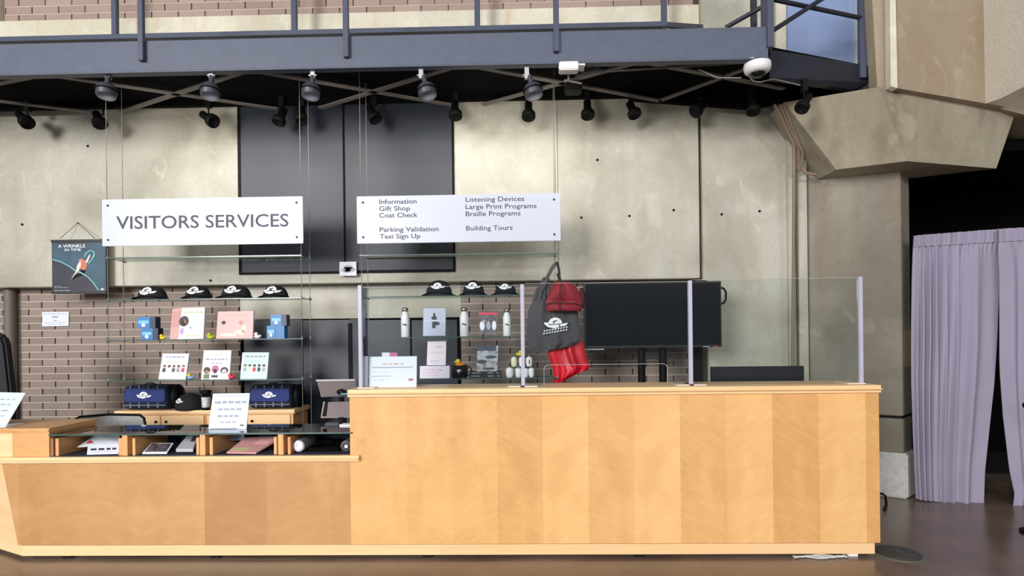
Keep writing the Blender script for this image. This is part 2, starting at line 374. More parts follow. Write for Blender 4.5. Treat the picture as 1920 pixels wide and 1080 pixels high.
def logo(name, cx, cz, w_, yf, parent, t=.002):
    mb = MB(); P, D = logo_polys(cx, cz, w_)
    for polys, mi, off in ((P, 0, 0), (D, 1, t*.8)):
        for k, p in enumerate(polys):
            o = off+k*.0003
            fr = [Vector((x, yf(x, z)-t-o, z)) for x, z in p]; bk = [Vector((x, yf(x, z)+.001, z)) for x, z in p]
            c = sum(fr, Vector())/len(fr); c.y = yf(c.x, c.z)-t-o
            n = len(fr); mb.add(fr+[c]+bk, [(i, (i+1) % n, n) for i in range(n)]+[(i, n+1+i, n+1+(i+1) % n, (i+1) % n) for i in range(n)], mi)
    return mb.build(name, [LOGO, LOGOD], parent)

# ================================================================== SETTING
fl = MB().box(-7, 9, -7, 5.6, -.1, 0); struct(fl.build('floor', FLOORM))
YW, YR = 5.10, 5.28          # concrete face, recessed brick face
# --- upper concrete wall (two cast panels with an open joint between)
wb = thing('wall_back', (0, 5.3, 0), None, None, kind='structure')
zb = at(600, 531, YW).z; zt = at(650, 67, YW).z + .02
xl = at(-260, 400, YW).x; xj0 = at(1311.5, 400, YW).x; xj1 = at(1317, 400, YW).x; xr = at(1482, 400, YW).x
xbr0 = at(862, 640, YW).x; xbr1 = at(1327, 640, YW).x
# window-like hole behind door pair is not needed: doors stand proud of the panel
MB().box(xl, xj0, YW, 5.55, zb, zt).build('panel', CONC, wb, bevel=.006)
MB().box(xj1, xr, YW, 5.55, zb-.02, zt+1.2).build('panel', CONC, wb, bevel=.006)
MB().box(xbr1, xr, YW, 5.55, 0, zb-.02).build('panel', CONC, wb, bevel=.006)
MB().box(xj0-.02, xj1+.02, YW+.05, 5.5, zb-.4, zt+1.2).build('joint_filler', mat('joint_brown', (72, 54, 46), .8), wb)
# hairline formwork joints
for px in (1046,):
    MB().box(at(px-.5, 350, YW).x, at(px+.6, 350, YW).x, YW-.002, YW+.01, zb, zt).build('formwork_joint', mat('joint_grey', (116, 110, 98), .8), wb)
for px, py in ((42, 421), (235, 491), (395, 526), (1090, 408), (1180, 405), (1263, 394), (1353, 402), (1424, 396), (1120, 300), (165, 274)):
    p = at(px, py, YW); MB().lathe([(.011, 0), (.011, .006), (.006, .007), (.006, .003)], (p.x, YW+.001, p.z), (0, -1, 0), 10).build('tie_hole', BLACK, wb)
# lower recess: concrete lintel
x0, x1, z0, z1 = R(450, 532, 864, 597, YR)
MB().box(x0, x1, YR, 5.55, z0, zb+.05).build('lintel', CONC, wb)
MB().box(xl, at(450, 600, YR).x, YR+.015, 5.55, 0, zb+.05).build('backing', MORTAR_SHADE, wb)
MB().box(at(864, 600, YR).x, xbr1, YR+.015, 5.55, 0, zb+.05).build('backing', MORTAR_SHADE, wb)
MB().box(at(450, 600, YR).x, at(864, 600, YR).x, YR+.06, 5.55, 0, z0+.02).build('backing', DEEP, wb)

def brickwall(name, px0, px1, Y, zlo, zhi, pitch, blen, phx, m, mz0=None, joint=.0105):
    root = thing(name, (at(px0, 600, Y).x, Y, zlo), None, None, kind='structure')
    X0 = at(px0, 600, Y).x; X1 = at(px1, 600, Y).x
    rows = int(math.ceil((zhi-zlo)/pitch)); cache = {}
    bed = MB()
    n = 0
    for r in range(rows):
        z1 = zhi-r*pitch; z0 = max(z1-pitch+joint, zlo)
        if z0 >= z1-.01: continue
        bed.box(X0, X1, Y-.0005, Y+.02, z0-joint, z0)
        x = phx+(blen/2 if r % 2 else 0)
        x -= math.ceil((x-X0)/blen)*blen
        while x < X1:
            a = max(x+.006, X0); b = min(x+blen-.004, X1); x += blen
            if b-a < .02: continue
            key = (round(b-a, 3), round(z1-z0, 3))
            if key not in cache:
                mb = MB().box(0, b-a, 0, .05, 0, z1-z0); me = bpy.data.meshes.new('brick')
                me.from_pydata(mb.v, [], mb.f); bm = bmesh.new(); bm.from_mesh(me)
                bmesh.ops.bevel(bm, geom=[e for e in bm.edges if all(v.co.y < .001 for v in e.verts)], offset=.0022, segments=1, affect='EDGES')
                bmesh.ops.recalc_face_normals(bm, faces=bm.faces); bm.to_mesh(me); bm.free(); me.materials.append(m); cache[key] = me
            o = bpy.data.objects.new('brick', cache[key]); C.objects.link(o); o.parent = root
            o.location = Vector((a, Y-.003+random.uniform(-.0015, .0015), z0))-Vector(root['org']); n += 1
    bed.build('bed_mortar', MORTAR, root); return n
n1 = brickwall('wall_brick_left', -20, 450, YR, at(200, 800, YR).z, zb+.01, .0686, .2525, at(78.5, 581, YR).x, BRICK)
n2 = brickwall('wall_brick_right', 864, 1326, YR, at(1000, 722, YR).z-.02, zb+.01, .0686, .2525, at(931, 640, YR).x, BRICK)
# mezzanine level: brick over a cast band
YU = 5.16
zub = at(650, 29, YU).z
n3 = brickwall('wall_brick_upper', 9, 1306, YU, zub, zub+.0745*4, .0745, .2505, at(60, 0, YU).x, BRICK_UP)
print('bricks', n1, n2, n3)
wu = thing('wall_upper', (0, YU, zt), None, None, kind='structure')
MB().box(xl, at(1308, 30, YU).x, YU-.04, 5.5, zt-.01, zub).build('concrete_band', CONC_CREAM, wu)
MB().box(xl, at(7, 20, YU).x, YU-.05, 5.5, zub, zub+.6).build('concrete_pier', CONC_CREAM, wu)
MB().box(at(-20, 20, YU).x, at(1308, 20, YU).x, YU+.02, 5.5, zub, zub+1).build('backing', MORTAR, wu)
MB().box(at(1312, 20, YU).x, at(1478, 20, YU).x, YU-.05, 5.5, zt+1.0-.99, zub+.9).build('cream_panel', CONC_CREAM, wu)

# --- doors
def doors(name, rects, Y0, Y1, m, slot=None):
    t = thing(name, (0, Y1, 0), None, None, kind='structure')
    for r in rects:
        a, b, c, d = R(*r, Y0); MB().box(a, b, Y0, Y1, c, d).build('door_leaf', m, t, bevel=.003)
    return t
d1 = doors('door_1', [(452, 196-12, 643.5, 510), (647.5, 190-12, 848, 506)], YW-.03, YW, NAVY)
a, b, c, d = R(446, 180, 852, 512.5, YW-.012); MB().box(a, b, YW-.012, YW-.001, c, d).build('door_frame', BLACK, d1)
d2 = doors('door_2', [(458, 600, 566, 830), (569, 600, 658, 830), (682, 600, 770, 830), (773, 600, 858, 830)], YR+.0, YR+.05, NAVY2)
a, b, c, d = R(658, 598, 682, 830, YR-.01); MB().box(a, b, YR-.01, YR+.05, c, d).build('door_frame', mat('door_mullion', (52, 58, 68), .5), d2)
a, b, c, d = R(653, 606, 660, 720, YR-.02); MB().box(a, b, YR-.02, YR+.0, c, d).build('door_handle', BLACK, d2)

# --- left round downpipe
p = at(20, 640, YR-.05); tp = MB().tube([(p.x, YR-.05, 0), (p.x, YR-.05, zb)], .048, 18)
tag(tp.build('downpipe', mat('pipe_grey', (104, 96, 88), .6)), 'grey-brown round pipe running down the brick wall at the far left', 'pipe')

# --- pilaster with ribs, column, capital, upper column
pi_ = thing('trim_1', (0, 5.1, 0), None, None, kind='structure')
for a_, b_, yy, m in ((1480, 1493, 5.07, CONC), (1493, 1499, 5.10, CONC_TAN), (1499, 1516, 5.05, CONC)):
    x0, x1, _, _ = R(a_, 350, b_, 850, yy); MB().box(x0, x1, yy, 5.5, 0, 3.30).build('rib', m, pi_, bevel=.004)
col = thing('column_1', (at(1690, 930, 4.78).x, 4.9, 0), None, None, kind='structure')
def vprism(pl, z0, z1): # plan list [(x,y)]
    return MB().hull2([Vector((x, y, z0)) for x, y in pl], [Vector((x, y, z1)) for x, y in pl])
CL = at(1516, 600, 5.12).x; CR = at(1691, 600, 4.80).x; CRR = at(1707, 600, 4.95).x
zc1 = at(1680, 783, 4.80).z; zc2 = at(1680, 850, 4.80).z
zcap = at(1600, 322, 4.9).z
vprism([(CL, 5.12), (CR, 4.80), (CRR, 4.95), (CRR, 5.6), (CL, 5.6)], zc1+.012, zcap+.25).build('shaft', CONC_GREY, col, bevel=.006)
vprism([(CL, 5.13), (CR, 4.82), (CRR-.01, 4.96), (CRR-.01, 5.6), (CL, 5.6)], zc1-.012, zc1+.012).build('joint', BLACK, col)
vprism([(CL, 5.12), (CR, 4.80), (CRR, 4.95), (CRR, 5.6), (CL, 5.6)], zc2, zc1-.012).build('shaft_base', CONC_GREY, col, bevel=.006)
vprism([(CL, 5.09), (CR+.01, 4.77), (CRR+.035, 4.93), (CRR+.035, 5.6), (CL, 5.6)], 0, zc2).build('plinth', PLINTH, col, bevel=.012)
a, b, c, d = R(1692, 620, 1705, 688, 4.84); 
MB().hull2([Vector((CR+.012, 4.812, c)), Vector((CRR-.012, 4.932, c)), Vector((CRR-.012, 4.932, d)), Vector((CR+.012, 4.812, d))],
           [Vector((CR+.014, 4.83, c)), Vector((CRR-.008, 4.95, c)), Vector((CRR-.008, 4.95, d)), Vector((CR+.014, 4.83, d))]).build('repair_patch', mat('patch_ochre', (160, 138, 100), .8), col)
# capital
cp = thing('column_2', (at(1700, 302, 4.4).x, 4.6, 2.7), None, None, kind='structure')
LT = at(1470, 192, 4.80); RT_ = at(1648, 163, 4.45); RR = at(1906, 205, 4.74)
LB = at(1568, 318, 4.78); RB = at(1700, 302, 4.52); RRB = at(1868, 316, 4.72)
LTb = Vector((LT.x-.02, 5.3, LT.z)); LBb = Vector((LB.x, 5.3, LB.z)); RRb = Vector((RR.x-.25, 5.3, RR.z)); RRBb = Vector((RRB.x-.66, 5.05, RRB.z))
m = MB(); vs = [LT, RT_, RR, RRb, LTb, LB, RB, RRB, RRBb, LBb]
m.add(vs, [(0, 1, 2, 3, 4), (9, 8, 7, 6, 5), (0, 5, 6, 1), (1, 6, 7, 2), (2, 7, 8, 3), (3, 8, 9, 4), (4, 9, 5, 0)])
m.build('capital', concrete('concrete_board_marked', (172, 164, 144), (144, 134, 114), (118, 100, 82), streak=(6, 6, .6)), cp)
# sloping pipes down the left edge of the capital
pipes = MB()
for k, dx in enumerate((0, 9, 16)):
    A = at(1452+dx, 196, 4.75); B = at(1488+dx, 268+k*8, 4.9); D_ = at(1489+dx, 305, 4.93)
    E = Vector((at(1489+dx, 660, 4.95).x, 4.98, at(1489+dx, 690 if k == 0 else 316+k*3, 4.95).z))
    pipes.tube([A, B, D_, E], .010 if k else .014, 8)
pipes.tube([at(1505, 316, 4.95), at(1512, 325, 4.93), at(1530, 327, 4.92)], .012, 8)
tag(pipes.build('conduit', DUCT), 'bundle of thin brown conduits bending down beside the concrete capital', 'pipe')
# upper column masses
def slab(pts, depth, name, m, parent, bevel=0):
    fr = [at(*p) for p in pts]; bk = [Vector((v.x+.0, v.y+depth, v.z)) for v in fr]
    return MB().hull2(fr, bk).build(name, m, parent, bevel=bevel)
uc = thing('column_3', (at(1780, 100, 4.5).x, 4.6, 3.3), None, None, kind='structure')
slab([(1680, 165, 4.42), (1884, 200, 4.62), (1876, -60, 4.62), (1668, -60, 4.42)], .1, 'face', CONC_TAN, uc)
slab([(1670, 162, 4.40), (1683, 165, 4.38), (1678, -60, 4.38), (1668, -60, 4.40)], .06, 'edge_strip', CONC_CREAM, uc)
slab([(1645, 170, 4.50), (1676, 166, 4.46), (1672, -60, 4.46), (1632, -60, 4.50)], .1, 'side_face', CONC_TAN, uc)
slab([(1622, 150, 4.85), (1650, 170, 4.70), (1640, -60, 4.70), (1618, -60, 4.85)], .1, 'back_pier', CONC_CREAM, uc)
slab([(1884, 166, 4.40), (1990, 128, 3.95), (1990, -60, 3.95), (1880, -60, 4.40)], .5, 'front_mass', mat('speckled_concrete', (206, 198, 184), .8, bump=.4, bscale=60, var=.08, vscale=50), uc)
slab([(1860, 200, 4.66), (1990, 232, 4.70), (1990, 130, 4.70), (1860, 150, 4.66)], .6, 'ledge', CONC_TAN, uc)
# blue-grey glazed panel at the mezzanine end
win = thing('window_1', (at(1540, 50, 5.05).x, 5.05, 3.9), None, None, kind='structure')
slab([(1474, 135, 5.04), (1612, 160, 5.04), (1612, -60, 5.04), (1474, -60, 5.04)], .03, 'pane', mat('blue_grey_panel', (140, 158, 198), .25), win)
slab([(1455, 135, 5.00), (1474, 135, 5.00), (1474, -60, 5.00), (1455, -60, 5.00)], .08, 'window_frame', CONC_CREAM, win)
slab([(1612, 160, 4.98), (1624, 160, 4.98), (1624, -60, 4.98), (1612, -60, 4.98)], .12, 'window_frame', CONC_CREAM, win)
# dark room beyond the curtain
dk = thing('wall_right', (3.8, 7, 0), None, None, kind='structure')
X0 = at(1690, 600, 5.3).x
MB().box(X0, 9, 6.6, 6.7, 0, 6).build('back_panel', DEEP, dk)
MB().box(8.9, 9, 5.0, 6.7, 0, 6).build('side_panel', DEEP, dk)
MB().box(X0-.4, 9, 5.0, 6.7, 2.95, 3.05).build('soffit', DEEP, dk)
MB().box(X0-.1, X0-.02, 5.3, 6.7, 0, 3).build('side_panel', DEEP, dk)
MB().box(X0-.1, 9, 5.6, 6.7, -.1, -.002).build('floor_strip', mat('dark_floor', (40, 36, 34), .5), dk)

# ================================================================== CATWALK
YF, YB = 4.10, 4.98
zcb = at(720, 124, YF).z; zct = at(720, 66, YF).z
cw = thing('catwalk', (0, 4.5, zcb), 'slate grey steel catwalk spanning above the visitor desk', 'catwalk')
def xat(px, Y, z):
    x = 0.0
    for _ in range(5):
        q = proj((x, Y, z))[0]; x += (px-q)*Y/F
    return x
CX = xat(1441, YF, zcb)
XL = xat(-140, YF, zcb)
MB().box(XL, CX, YF, YF+.05, zcb, zct).build('front_beam', BEAM, cw, bevel=.004)
MB().box(XL, CX, YF-.006, YF+.06, zcb-.01, zcb).build('beam_flange', BEAM, cw)
# back beam
zbk = at(600, 197, YB).z
MB().box(XL-1, xat(1180, YB, zbk), YB-.05, YB, zbk, zbk+.25).build('back_beam', DEEP, cw)
# end beam going back to the right
P0 = at(1443, 92, 4.32); P1 = at(1630, 123, 4.66); P2 = at(1628, 155, 4.66); P3 = at(1600, 168, 4.66); P4 = at(1443, 146, 4.32)
MB().hull2([P0, P1, P2, P3, P4], [v+Vector((.02, .06, 0)) for v in (P0, P1, P2, P3, P4)]).build('end_beam', BEAM_D, cw, bevel=.003)
EC = at(1640, 158, 4.75); BC = at(1180, 184, YB); BM = at(1440, 206, 4.98)
# dark deck over the braces, following the outline in plan
zdk = zcb+.14
pl = [(XL-1, YF+.02), (CX, YF+.02), (P4.x, P4.y), (P1.x+.02, 4.68), (xat(1560, 4.98, zdk), 4.98), (XL-1, YB+.08)]
MB().hull2([Vector((x, y, zdk)) for x, y in pl], [Vector((x, y, zdk+.05)) for x, y in pl]).build('deck', DEEP, cw)
# angled rear edge channel on the right
A = at(1180, 186, YB); B = at(1425, 204, 4.92)
MB().hull2([A, B, B+Vector((0, 0, .22)), A+Vector((0, 0, .22))], [v+Vector((.0, .05, 0)) for v in (A, B, B+Vector((0, 0, .22)), A+Vector((0, 0, .22)))]).build('back_beam', DEEP, cw)
A = at(1425, 200, 4.92); B = at(1605, 168, 4.68)
MB().hull2([A, B, B+Vector((0, 0, .16)), A+Vector((0, 0, .22))], [v+Vector((.0, .05, 0)) for v in (A, B, B+Vector((0, 0, .16)), A+Vector((0, 0, .22)))]).build('back_beam', DEEP, cw)
# cross braces
def bar(a, b, wd, th, mb=None):
    mb = mb or MB(); a = Vector(a); b = Vector(b); d = (b-a).normalized(); s = d.cross(Vector((0, 0, 1))).normalized()*wd/2; t = Vector((0, 0, th/2))
    return mb.hull2([a-s-t, a+s-t, a+s+t, a-s+t], [b-s-t, b+s-t, b+s+t, b-s+t])
zbr = zcb+.03
for fx, bx in ((65, -330), (100, 520), (457, 227), (-330, 180), (480, 850), (850, 600), (890, 1240), (1190, 905), (1215, 1480), (1440, 1235)):
    a = Vector((xat(fx, YF+.1, zbr), YF+.1, zbr)); b = Vector((xat(bx, YB-.08, zbr), YB-.08, zbr))
    if fx == 1215: b = Vector((xat(1470, 4.7, zbr), 4.7, zbr))
    bar(a, b, .045, .012).build('cross_brace', BRACE, cw)
a = at(1090, 137, YF+.12); b = at(1400, 117, YF+.12)
MB().tube([a, b], .009, 8).build('conduit', BRACE, cw)
# railing of the catwalk
rl = thing('railing', (0, YF, zcb), 'slate grey steel railing with posts along the catwalk edges', 'railing')
for px, yb_ in ((263, 113), (648, 106), (1043, 96)):
    x = at(px, 60, YF-.03).x; z = at(px, yb_, YF-.03).z
    MB().box(x-.02, x+.02, YF-.035, YF-.003, z, z+1.2).build('post', RAIL, rl, bevel=.003)
for px, yb_ in ((216, 68), (552, 65), (895, 58), (1245, 54)):
    x = at(px, 40, YB-.1).x; z = at(px, yb_, YB-.1).z
    MB().box(x-.023, x+.023, YB-.12, YB-.08, z, z+1.2).build('post', RAIL, rl, bevel=.003)
z = at(600, 67, YB-.1).z
MB().box(XL-1, at(1250, 50, YB-.1).x, YB-.13, YB-.07, z, z+.04).build('toe_rail', RAIL, rl)
a = at(1248, 47, YB-.1); b = at(1318, 52, YB-.15); bar(a, b, .03, .04).build('toe_rail', BEAM_D, rl)
x = at(1413, 20, 4.6).x; MB().box(x-.02, x+.02, 4.58, 4.62, at(1413, 60, 4.6).z, at(1413, -80, 4.6).z).build('post', BEAM_D, rl)
x = at(1443, 40, YF).x; MB().box(x-.024, x+.024, YF-.02, YF+.03, at(1443, 90, YF).z, at(1443, -100, YF).z).build('post', RAIL, rl, bevel=.003)
x = at(1432, 40, YF+.15).x; MB().box(x-.018, x+.018, YF+.12, YF+.16, at(1432, 56, YF+.15).z, at(1432, -100, YF).z).build('post', RAIL, rl)
x = at(1613, 60, 4.64).x; MB().box(x-.026, x+.026, 4.60, 4.64, at(1613, 147, 4.62).z, at(1613, -100, 4.62).z).build('post', RAIL, rl, bevel=.003)
for p, q in (((1360, 52, 4.5), (1445, 4, 4.35)), ((1445, -2, 4.2), (1615, 34, 4.62)), ((1445, 60, 4.2), (1560, -14, 4.4))):
    MB().tube([at(*p), at(*q)], .017, 10).build('handrail', BEAM_D, rl)

# --- pendant floodlights on the front beam
def lampshade(px, k):
    Y = YF+.04; s = S(Y); c = at(px, 165, Y); top = at(px, 140, Y)
    t = thing('floodlight', (c.x, Y, c.z), LAB_F[k], 'light', 'floodlights clamped under the catwalk beam')
    if k == 0: pass
    tilt = (0, 0, .12, -.38, -.38)[k]
    MB().box(c.x-.016, c.x+.016, Y-.012, Y+.02, top.z-.03, zcb-.008).tube([(c.x-.03, Y, top.z-.005), (c.x+.028, Y, top.z-.005)], .008, 8).build('clamp', STEEL, t)
    d = Vector((-math.sin(tilt)*.6, -.16, -1)).normalized(); o = Vector((c.x+.018*(k > 2), Y, top.z-.012))
    MB().lathe([(.018, 0), (.018, .07)], o-d*.0, d, 14).build('neck', RAILD, t)
    MB().lathe([(.02, .06), (.048, .074), (.066, .098), (.07, .116), (.066, .12), (.066, .156), (.058, .168), (.02, .168)], o, d, 22).build('housing', RAILD, t)
    MB().lathe([(.071, .112), (.074, .118), (.071, .125)], o, d, 22).build('ring', BLACK, t)
    l = bpy.data.lights.new('flood_beam', 'SPOT'); l.energy = 23; l.color = (1, .95, .86); l.spot_size = 2.4; l.spot_blend = 1; l.shadow_soft_size = .12
    lo = bpy.data.objects.new('flood_beam', l); C.objects.link(lo); lo.parent = t
    pp = o+d*.24; lo.location = pp-Vector(t['org']); lo.rotation_euler = (Vector((pp.x+.15, 5.1, 3.1))-pp).to_track_quat('-Z', 'Y').to_euler()
RAILD = mat('fixture_slate', (60, 62, 72), .45)
LAB_F = ['slate floodlight nearest the left end, above the left end of the VISITORS SERVICES sign', 'slate floodlight at the left edge of the black upper doors, second from the left',
         'slate floodlight above the left black upper door, middle of five', 'tilted slate floodlight above the right black upper door, fourth from left', 'tilted slate floodlight beside the white box camera, rightmost of five']
for k, px in enumerate((203, 397, 587, 790, 988)): lampshade(px, k)

# --- track spotlights
SP = [((35, 214), (66, 238), 52, 205), ((180, 212), (198, 240), 193, 202), ((379, 214), (411, 235), 391, 199), ((533, 205), (525, 237), 528, 196), ((565, 202), (571, 234), 567, 196),
      ((692, 201), (709, 231), 702, 194), ((852, 191), (856, 227), 855, 190), ((991, 193), (991, 228), 991, 188), ((1101, 190), (1101, 226), 1101, 186), ((1180, 193), (1190, 223), 1184, 184),
      ((1325, 192), (1296, 217), 1312, 182), ((1410, 184), (1408, 218), 1409, 180), ((1517, 180), (1494, 212), 1508, 168)]
SPL = ['black spotlight nearest the left edge, aimed down to the right', 'black spotlight just under the leftmost floodlight, tipped slightly right', 'black spotlight lying nearly level, left of the black upper doors',
       'black spotlight tipped left, the left one of a close pair over the black door', 'black spotlight of the close pair over the black door, right one', 'black spotlight over the right black door, tipped right',
       'black spotlight hanging straight at the right edge of the black doors', 'black spotlight hanging straight below the tilted rightmost floodlight', 'black spotlight hanging straight on bare concrete, below the white box camera',
       'black spotlight slightly tipped right, just left of the wall joint', 'black spotlight angled to the left in front of the dark wall joint', 'black spotlight hanging straight under the white dome camera', 'black spotlight tipped left in front of the concrete capital']
for k, (a, b, mx, my) in enumerate(SP):
    Y = 4.90 if k < 12 else 4.42
    if k == 11: Y = 4.74
    A = at(*a, Y); B = at(*b, Y); M_ = at(mx, my, Y); sc = Y/4.9
    t = thing('spotlight', tuple(M_), SPL[k], 'light', 'track spotlights under the catwalk')
    d = (B-A).normalized(); d = (d+Vector((0, -.35, 0))).normalized(); Ln = (B-A).length
    mid = A+d*Ln*.25
    MB().box(M_.x-.022*sc, M_.x+.022*sc, Y-.02, Y+.02, M_.z-.014, max(M_.z+.01, zbk+.05 if k < 12 else M_.z+.08)).build('adapter', BLACK, t)
    MB().tube([(M_.x, Y, M_.z-.01), (M_.x, Y, mid.z+.01), tuple(mid)], .007*sc, 8).build('stem', BLACK, t)
    MB().lathe([(.024*sc, 0), (.032*sc, .004), (.033*sc, Ln*.5), (.058*sc, Ln*.72), (.059*sc, Ln*.95), (.05*sc, Ln), (.045*sc, Ln*.96), (.01*sc, Ln*.9)], A, d, 20).build('lamp_head', BLACK, t)

# --- cameras
p = at(1066, 126, YF+.05)
t = thing('security_camera', tuple(p), 'white box camera on a bracket under the catwalk beam', 'camera')
a, b, c, d = R(1048, 118, 1084, 134, YF-.02); MB().box(a, b, YF-.05, YF+.03, c, d).build('housing', WHITE, t, bevel=.006)
a, b, c, d = R(1084, 119, 1097, 122, YF); MB().box(a, b, YF, YF+.1, c, d).build('sunshield', WHITE, t)
MB().tube([(p.x, YF+.06, p.z-.02), (p.x, YF+.06, p.z-.09)], .009, 8).tube([(p.x-.03, YF+.06, p.z-.09), (p.x+.1, YF+.1, p.z-.1)], .007, 8).build('bracket', mat('bracket_grey', (120, 118, 118), .4), t)
cb = MB(); c0 = at(1080, 150, YF+.1)
for q in range(5):
    pts = [at(1074+q*2, 150-q*2, YF+.1), at(1088+q*3, 132+q*2, YF+.12), at(1105+q*4, 126+q*3, YF+.1), at(1122+q*2, 124+q*2, YF+.1)]
    cb.tube(pts, .004, 6)
cb.build('cable', mat('cable_grey', (70, 68, 70), .5), t)
a, b, c, d = R(1060, 152, 1092, 168, YF+.3); MB().box(a, b, YF+.3, YF+.42, c, d).build('junction_box', BLACK, t, bevel=.01)
p = at(1420, 128, YF-.0)
t = thing('dome_camera', tuple(p), 'white dome camera with black lens bubble at the catwalk corner', 'camera')
s = S(YF)
MB().lathe([(.075, .035), (.092, .03), (.094, .005), (.088, -.02), (.06, -.042), (.055, -.04)], p, (0, 0, 1), 28).build('housing', WHITE, t)
MB().ell((p.x, p.y, p.z-.036), (.056, .056, .034), 20, 10).build('lens_bubble', MUG, t)
MB().tube([p+Vector((0, 0, .03)), p+Vector((0, 0, .06)), p+Vector((-.03, 0, .075)), p+Vector((-.06, 0, .07))], .006, 8).build('stem', WHITE, t)
MB().tube([at(1398, 135, YF+.02), at(1412, 152, YF+.04), at(1425, 154, YF+.05), at(1450, 148, 4.3), at(1500, 160, 4.4)], .004, 8).tube([at(1310, 130, YF+.15), at(1345, 146, YF+.15), at(1390, 146, YF+.1)], .004, 6).build('cable', mat('cable_pale', (150, 146, 140), .5), t)

# ================================================================== RECEPTION COUNTER
YC = 3.54
ctr = thing('reception_counter', (at(850, 1047, YC).x, YC+.3, 0), 'long maple reception counter with a raised right section and low left ledge', 'counter')
zk = at(850, 1020, YC).z                     # kickboard top
ztop = at(1150, 727, YC-.03).z; zto2 = at(1150, 741, YC-.03).z
xa = at(656, 800, YC).x; xb = at(1649, 870, YC).x
MB().box(xa, xb, YC, YC+.03, zk, zto2).build('front_panel', MAPLE, ctr)
MB().box(xb-.03, xb, YC+.03, YC+.62, zk, zto2).build('end_panel', MAPLE, ctr)
MB().box(xa, xa+.03, YC+.03, YC+.62, zk, zto2).build('end_panel', MAPLE, ctr)
MB().box(at(650, 735, YC-.03).x, at(1655, 727, YC-.03).x, YC-.035, YC+.36, zto2, ztop).build('countertop', MAPLE_S, ctr, bevel=.021, seg=4)
MB().box(xa+.03, xb-.03, YC+.36, YC+.80, .70, .73).build('work_surface', MAPLE_I, ctr)
# low left ledge
zl = at(330, 857, YC-.03).z; zl2 = at(330, 867.5, YC-.03).z
A = at(3, 868, YC); B = at(34, 1020, YC)
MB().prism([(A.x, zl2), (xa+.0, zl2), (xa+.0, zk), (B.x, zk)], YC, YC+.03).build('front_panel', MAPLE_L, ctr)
MB().box(at(-160, 862, YC).x, at(672, 862, YC-.03).x, YC-.035, YC+.50, zl2, zl).build('ledge', MAPLE_S, ctr, bevel=.0145, seg=4)
# angled left return, paler maple carries its lit tone as colour
A2 = at(-80, 868, YC+.35); B2 = at(-80, 990, YC+.4)
MB().hull2([Vector((A2.x, A2.y, zl2)), Vector((A.x, YC, zl2)), Vector((B.x, YC, zk)), Vector((A2.x+.08, A2.y, zk))],
           [Vector((A2.x, A2.y+.03, zl2)), Vector((A.x+.02, YC+.03, zl2)), Vector((B.x+.02, YC+.03, zk)), Vector((A2.x+.08, A2.y+.03, zk))]).build('side_panel', MAPLE_S, ctr)
# kickboard on small feet, shadow gap below
xk0 = at(41, 1035, YC).x; xk1 = at(1641, 1035, YC).x; KZ = .022
MB().box(xk0, xk1, YC+.004, YC+.03, KZ, zk-.004).build('kickboard', MAPLE_S, ctr)
MB().hull2([Vector((xk0-.9, YC+.42, KZ)), Vector((xk0, YC+.004, KZ)), Vector((xk0, YC+.004, zk)), Vector((xk0-.9, YC+.42, zk))],
           [Vector((xk0-.9, YC+.46, KZ)), Vector((xk0, YC+.04, KZ)), Vector((xk0, YC+.04, zk)), Vector((xk0-.9, YC+.46, zk))]).build('kickboard', MAPLE_S, ctr)
MB().box(xk1-.03, xk1, YC+.03, YC+.6, KZ, zk).build('kickboard', MAPLE_S, ctr)
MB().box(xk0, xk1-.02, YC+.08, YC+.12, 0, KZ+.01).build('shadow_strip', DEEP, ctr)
for px in (1603, 1200, 800, 400, 120):
    x = at(px, 1050, YC).x; MB().box(x-.03, x+.03, YC+.02, YC+.07, 0, KZ).build('foot', WHITE if px == 1603 else BLACK, ctr)
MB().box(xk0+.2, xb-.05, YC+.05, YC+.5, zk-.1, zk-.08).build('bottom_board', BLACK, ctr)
cab = MB()
for q in range(3):
    pts = [at(1485+i*14, 1051, YC+.02) for i in range(8)]
    pts = [Vector((v.x, YC+.01-.02*math.sin(i*1.3+q*1.7)-.012*q, .006+.004*abs(math.sin(i*.9+q)))) for i, v in enumerate(pts)]
    cab.tube(pts, .005, 6)
tag(cab.build('floor_cable', mat('cable_white', (206, 206, 206), .5)), 'loose white cables on the floor under the right end of the counter', 'cable')

# --- raised block at left of ledge
lb = thing('ledge_cabinet', (at(40, 858, YC+.1).x, YC+.2, zl), 'small maple box cabinet at the left end of the low ledge', 'cabinet')
zq = at(60, 806, YC).z
MB().box(at(21, 840, YC).x, at(90, 840, YC).x, YC+.01, YC+.4, zl, zq-.02).build('body', MAPLE_I, lb, bevel=.002)
MB().box(at(-90, 840, YC).x, at(21, 840, YC).x, YC+.012, YC+.4, zl, zq-.02).build('body', MAPLE_S, lb, bevel=.002)
MB().box(at(-90, 808, YC).x, at(91, 808, YC).x, YC-.005, YC+.42, zq-.02, zq+.008).build('top', MAPLE_I, lb, bevel=.010, seg=4)

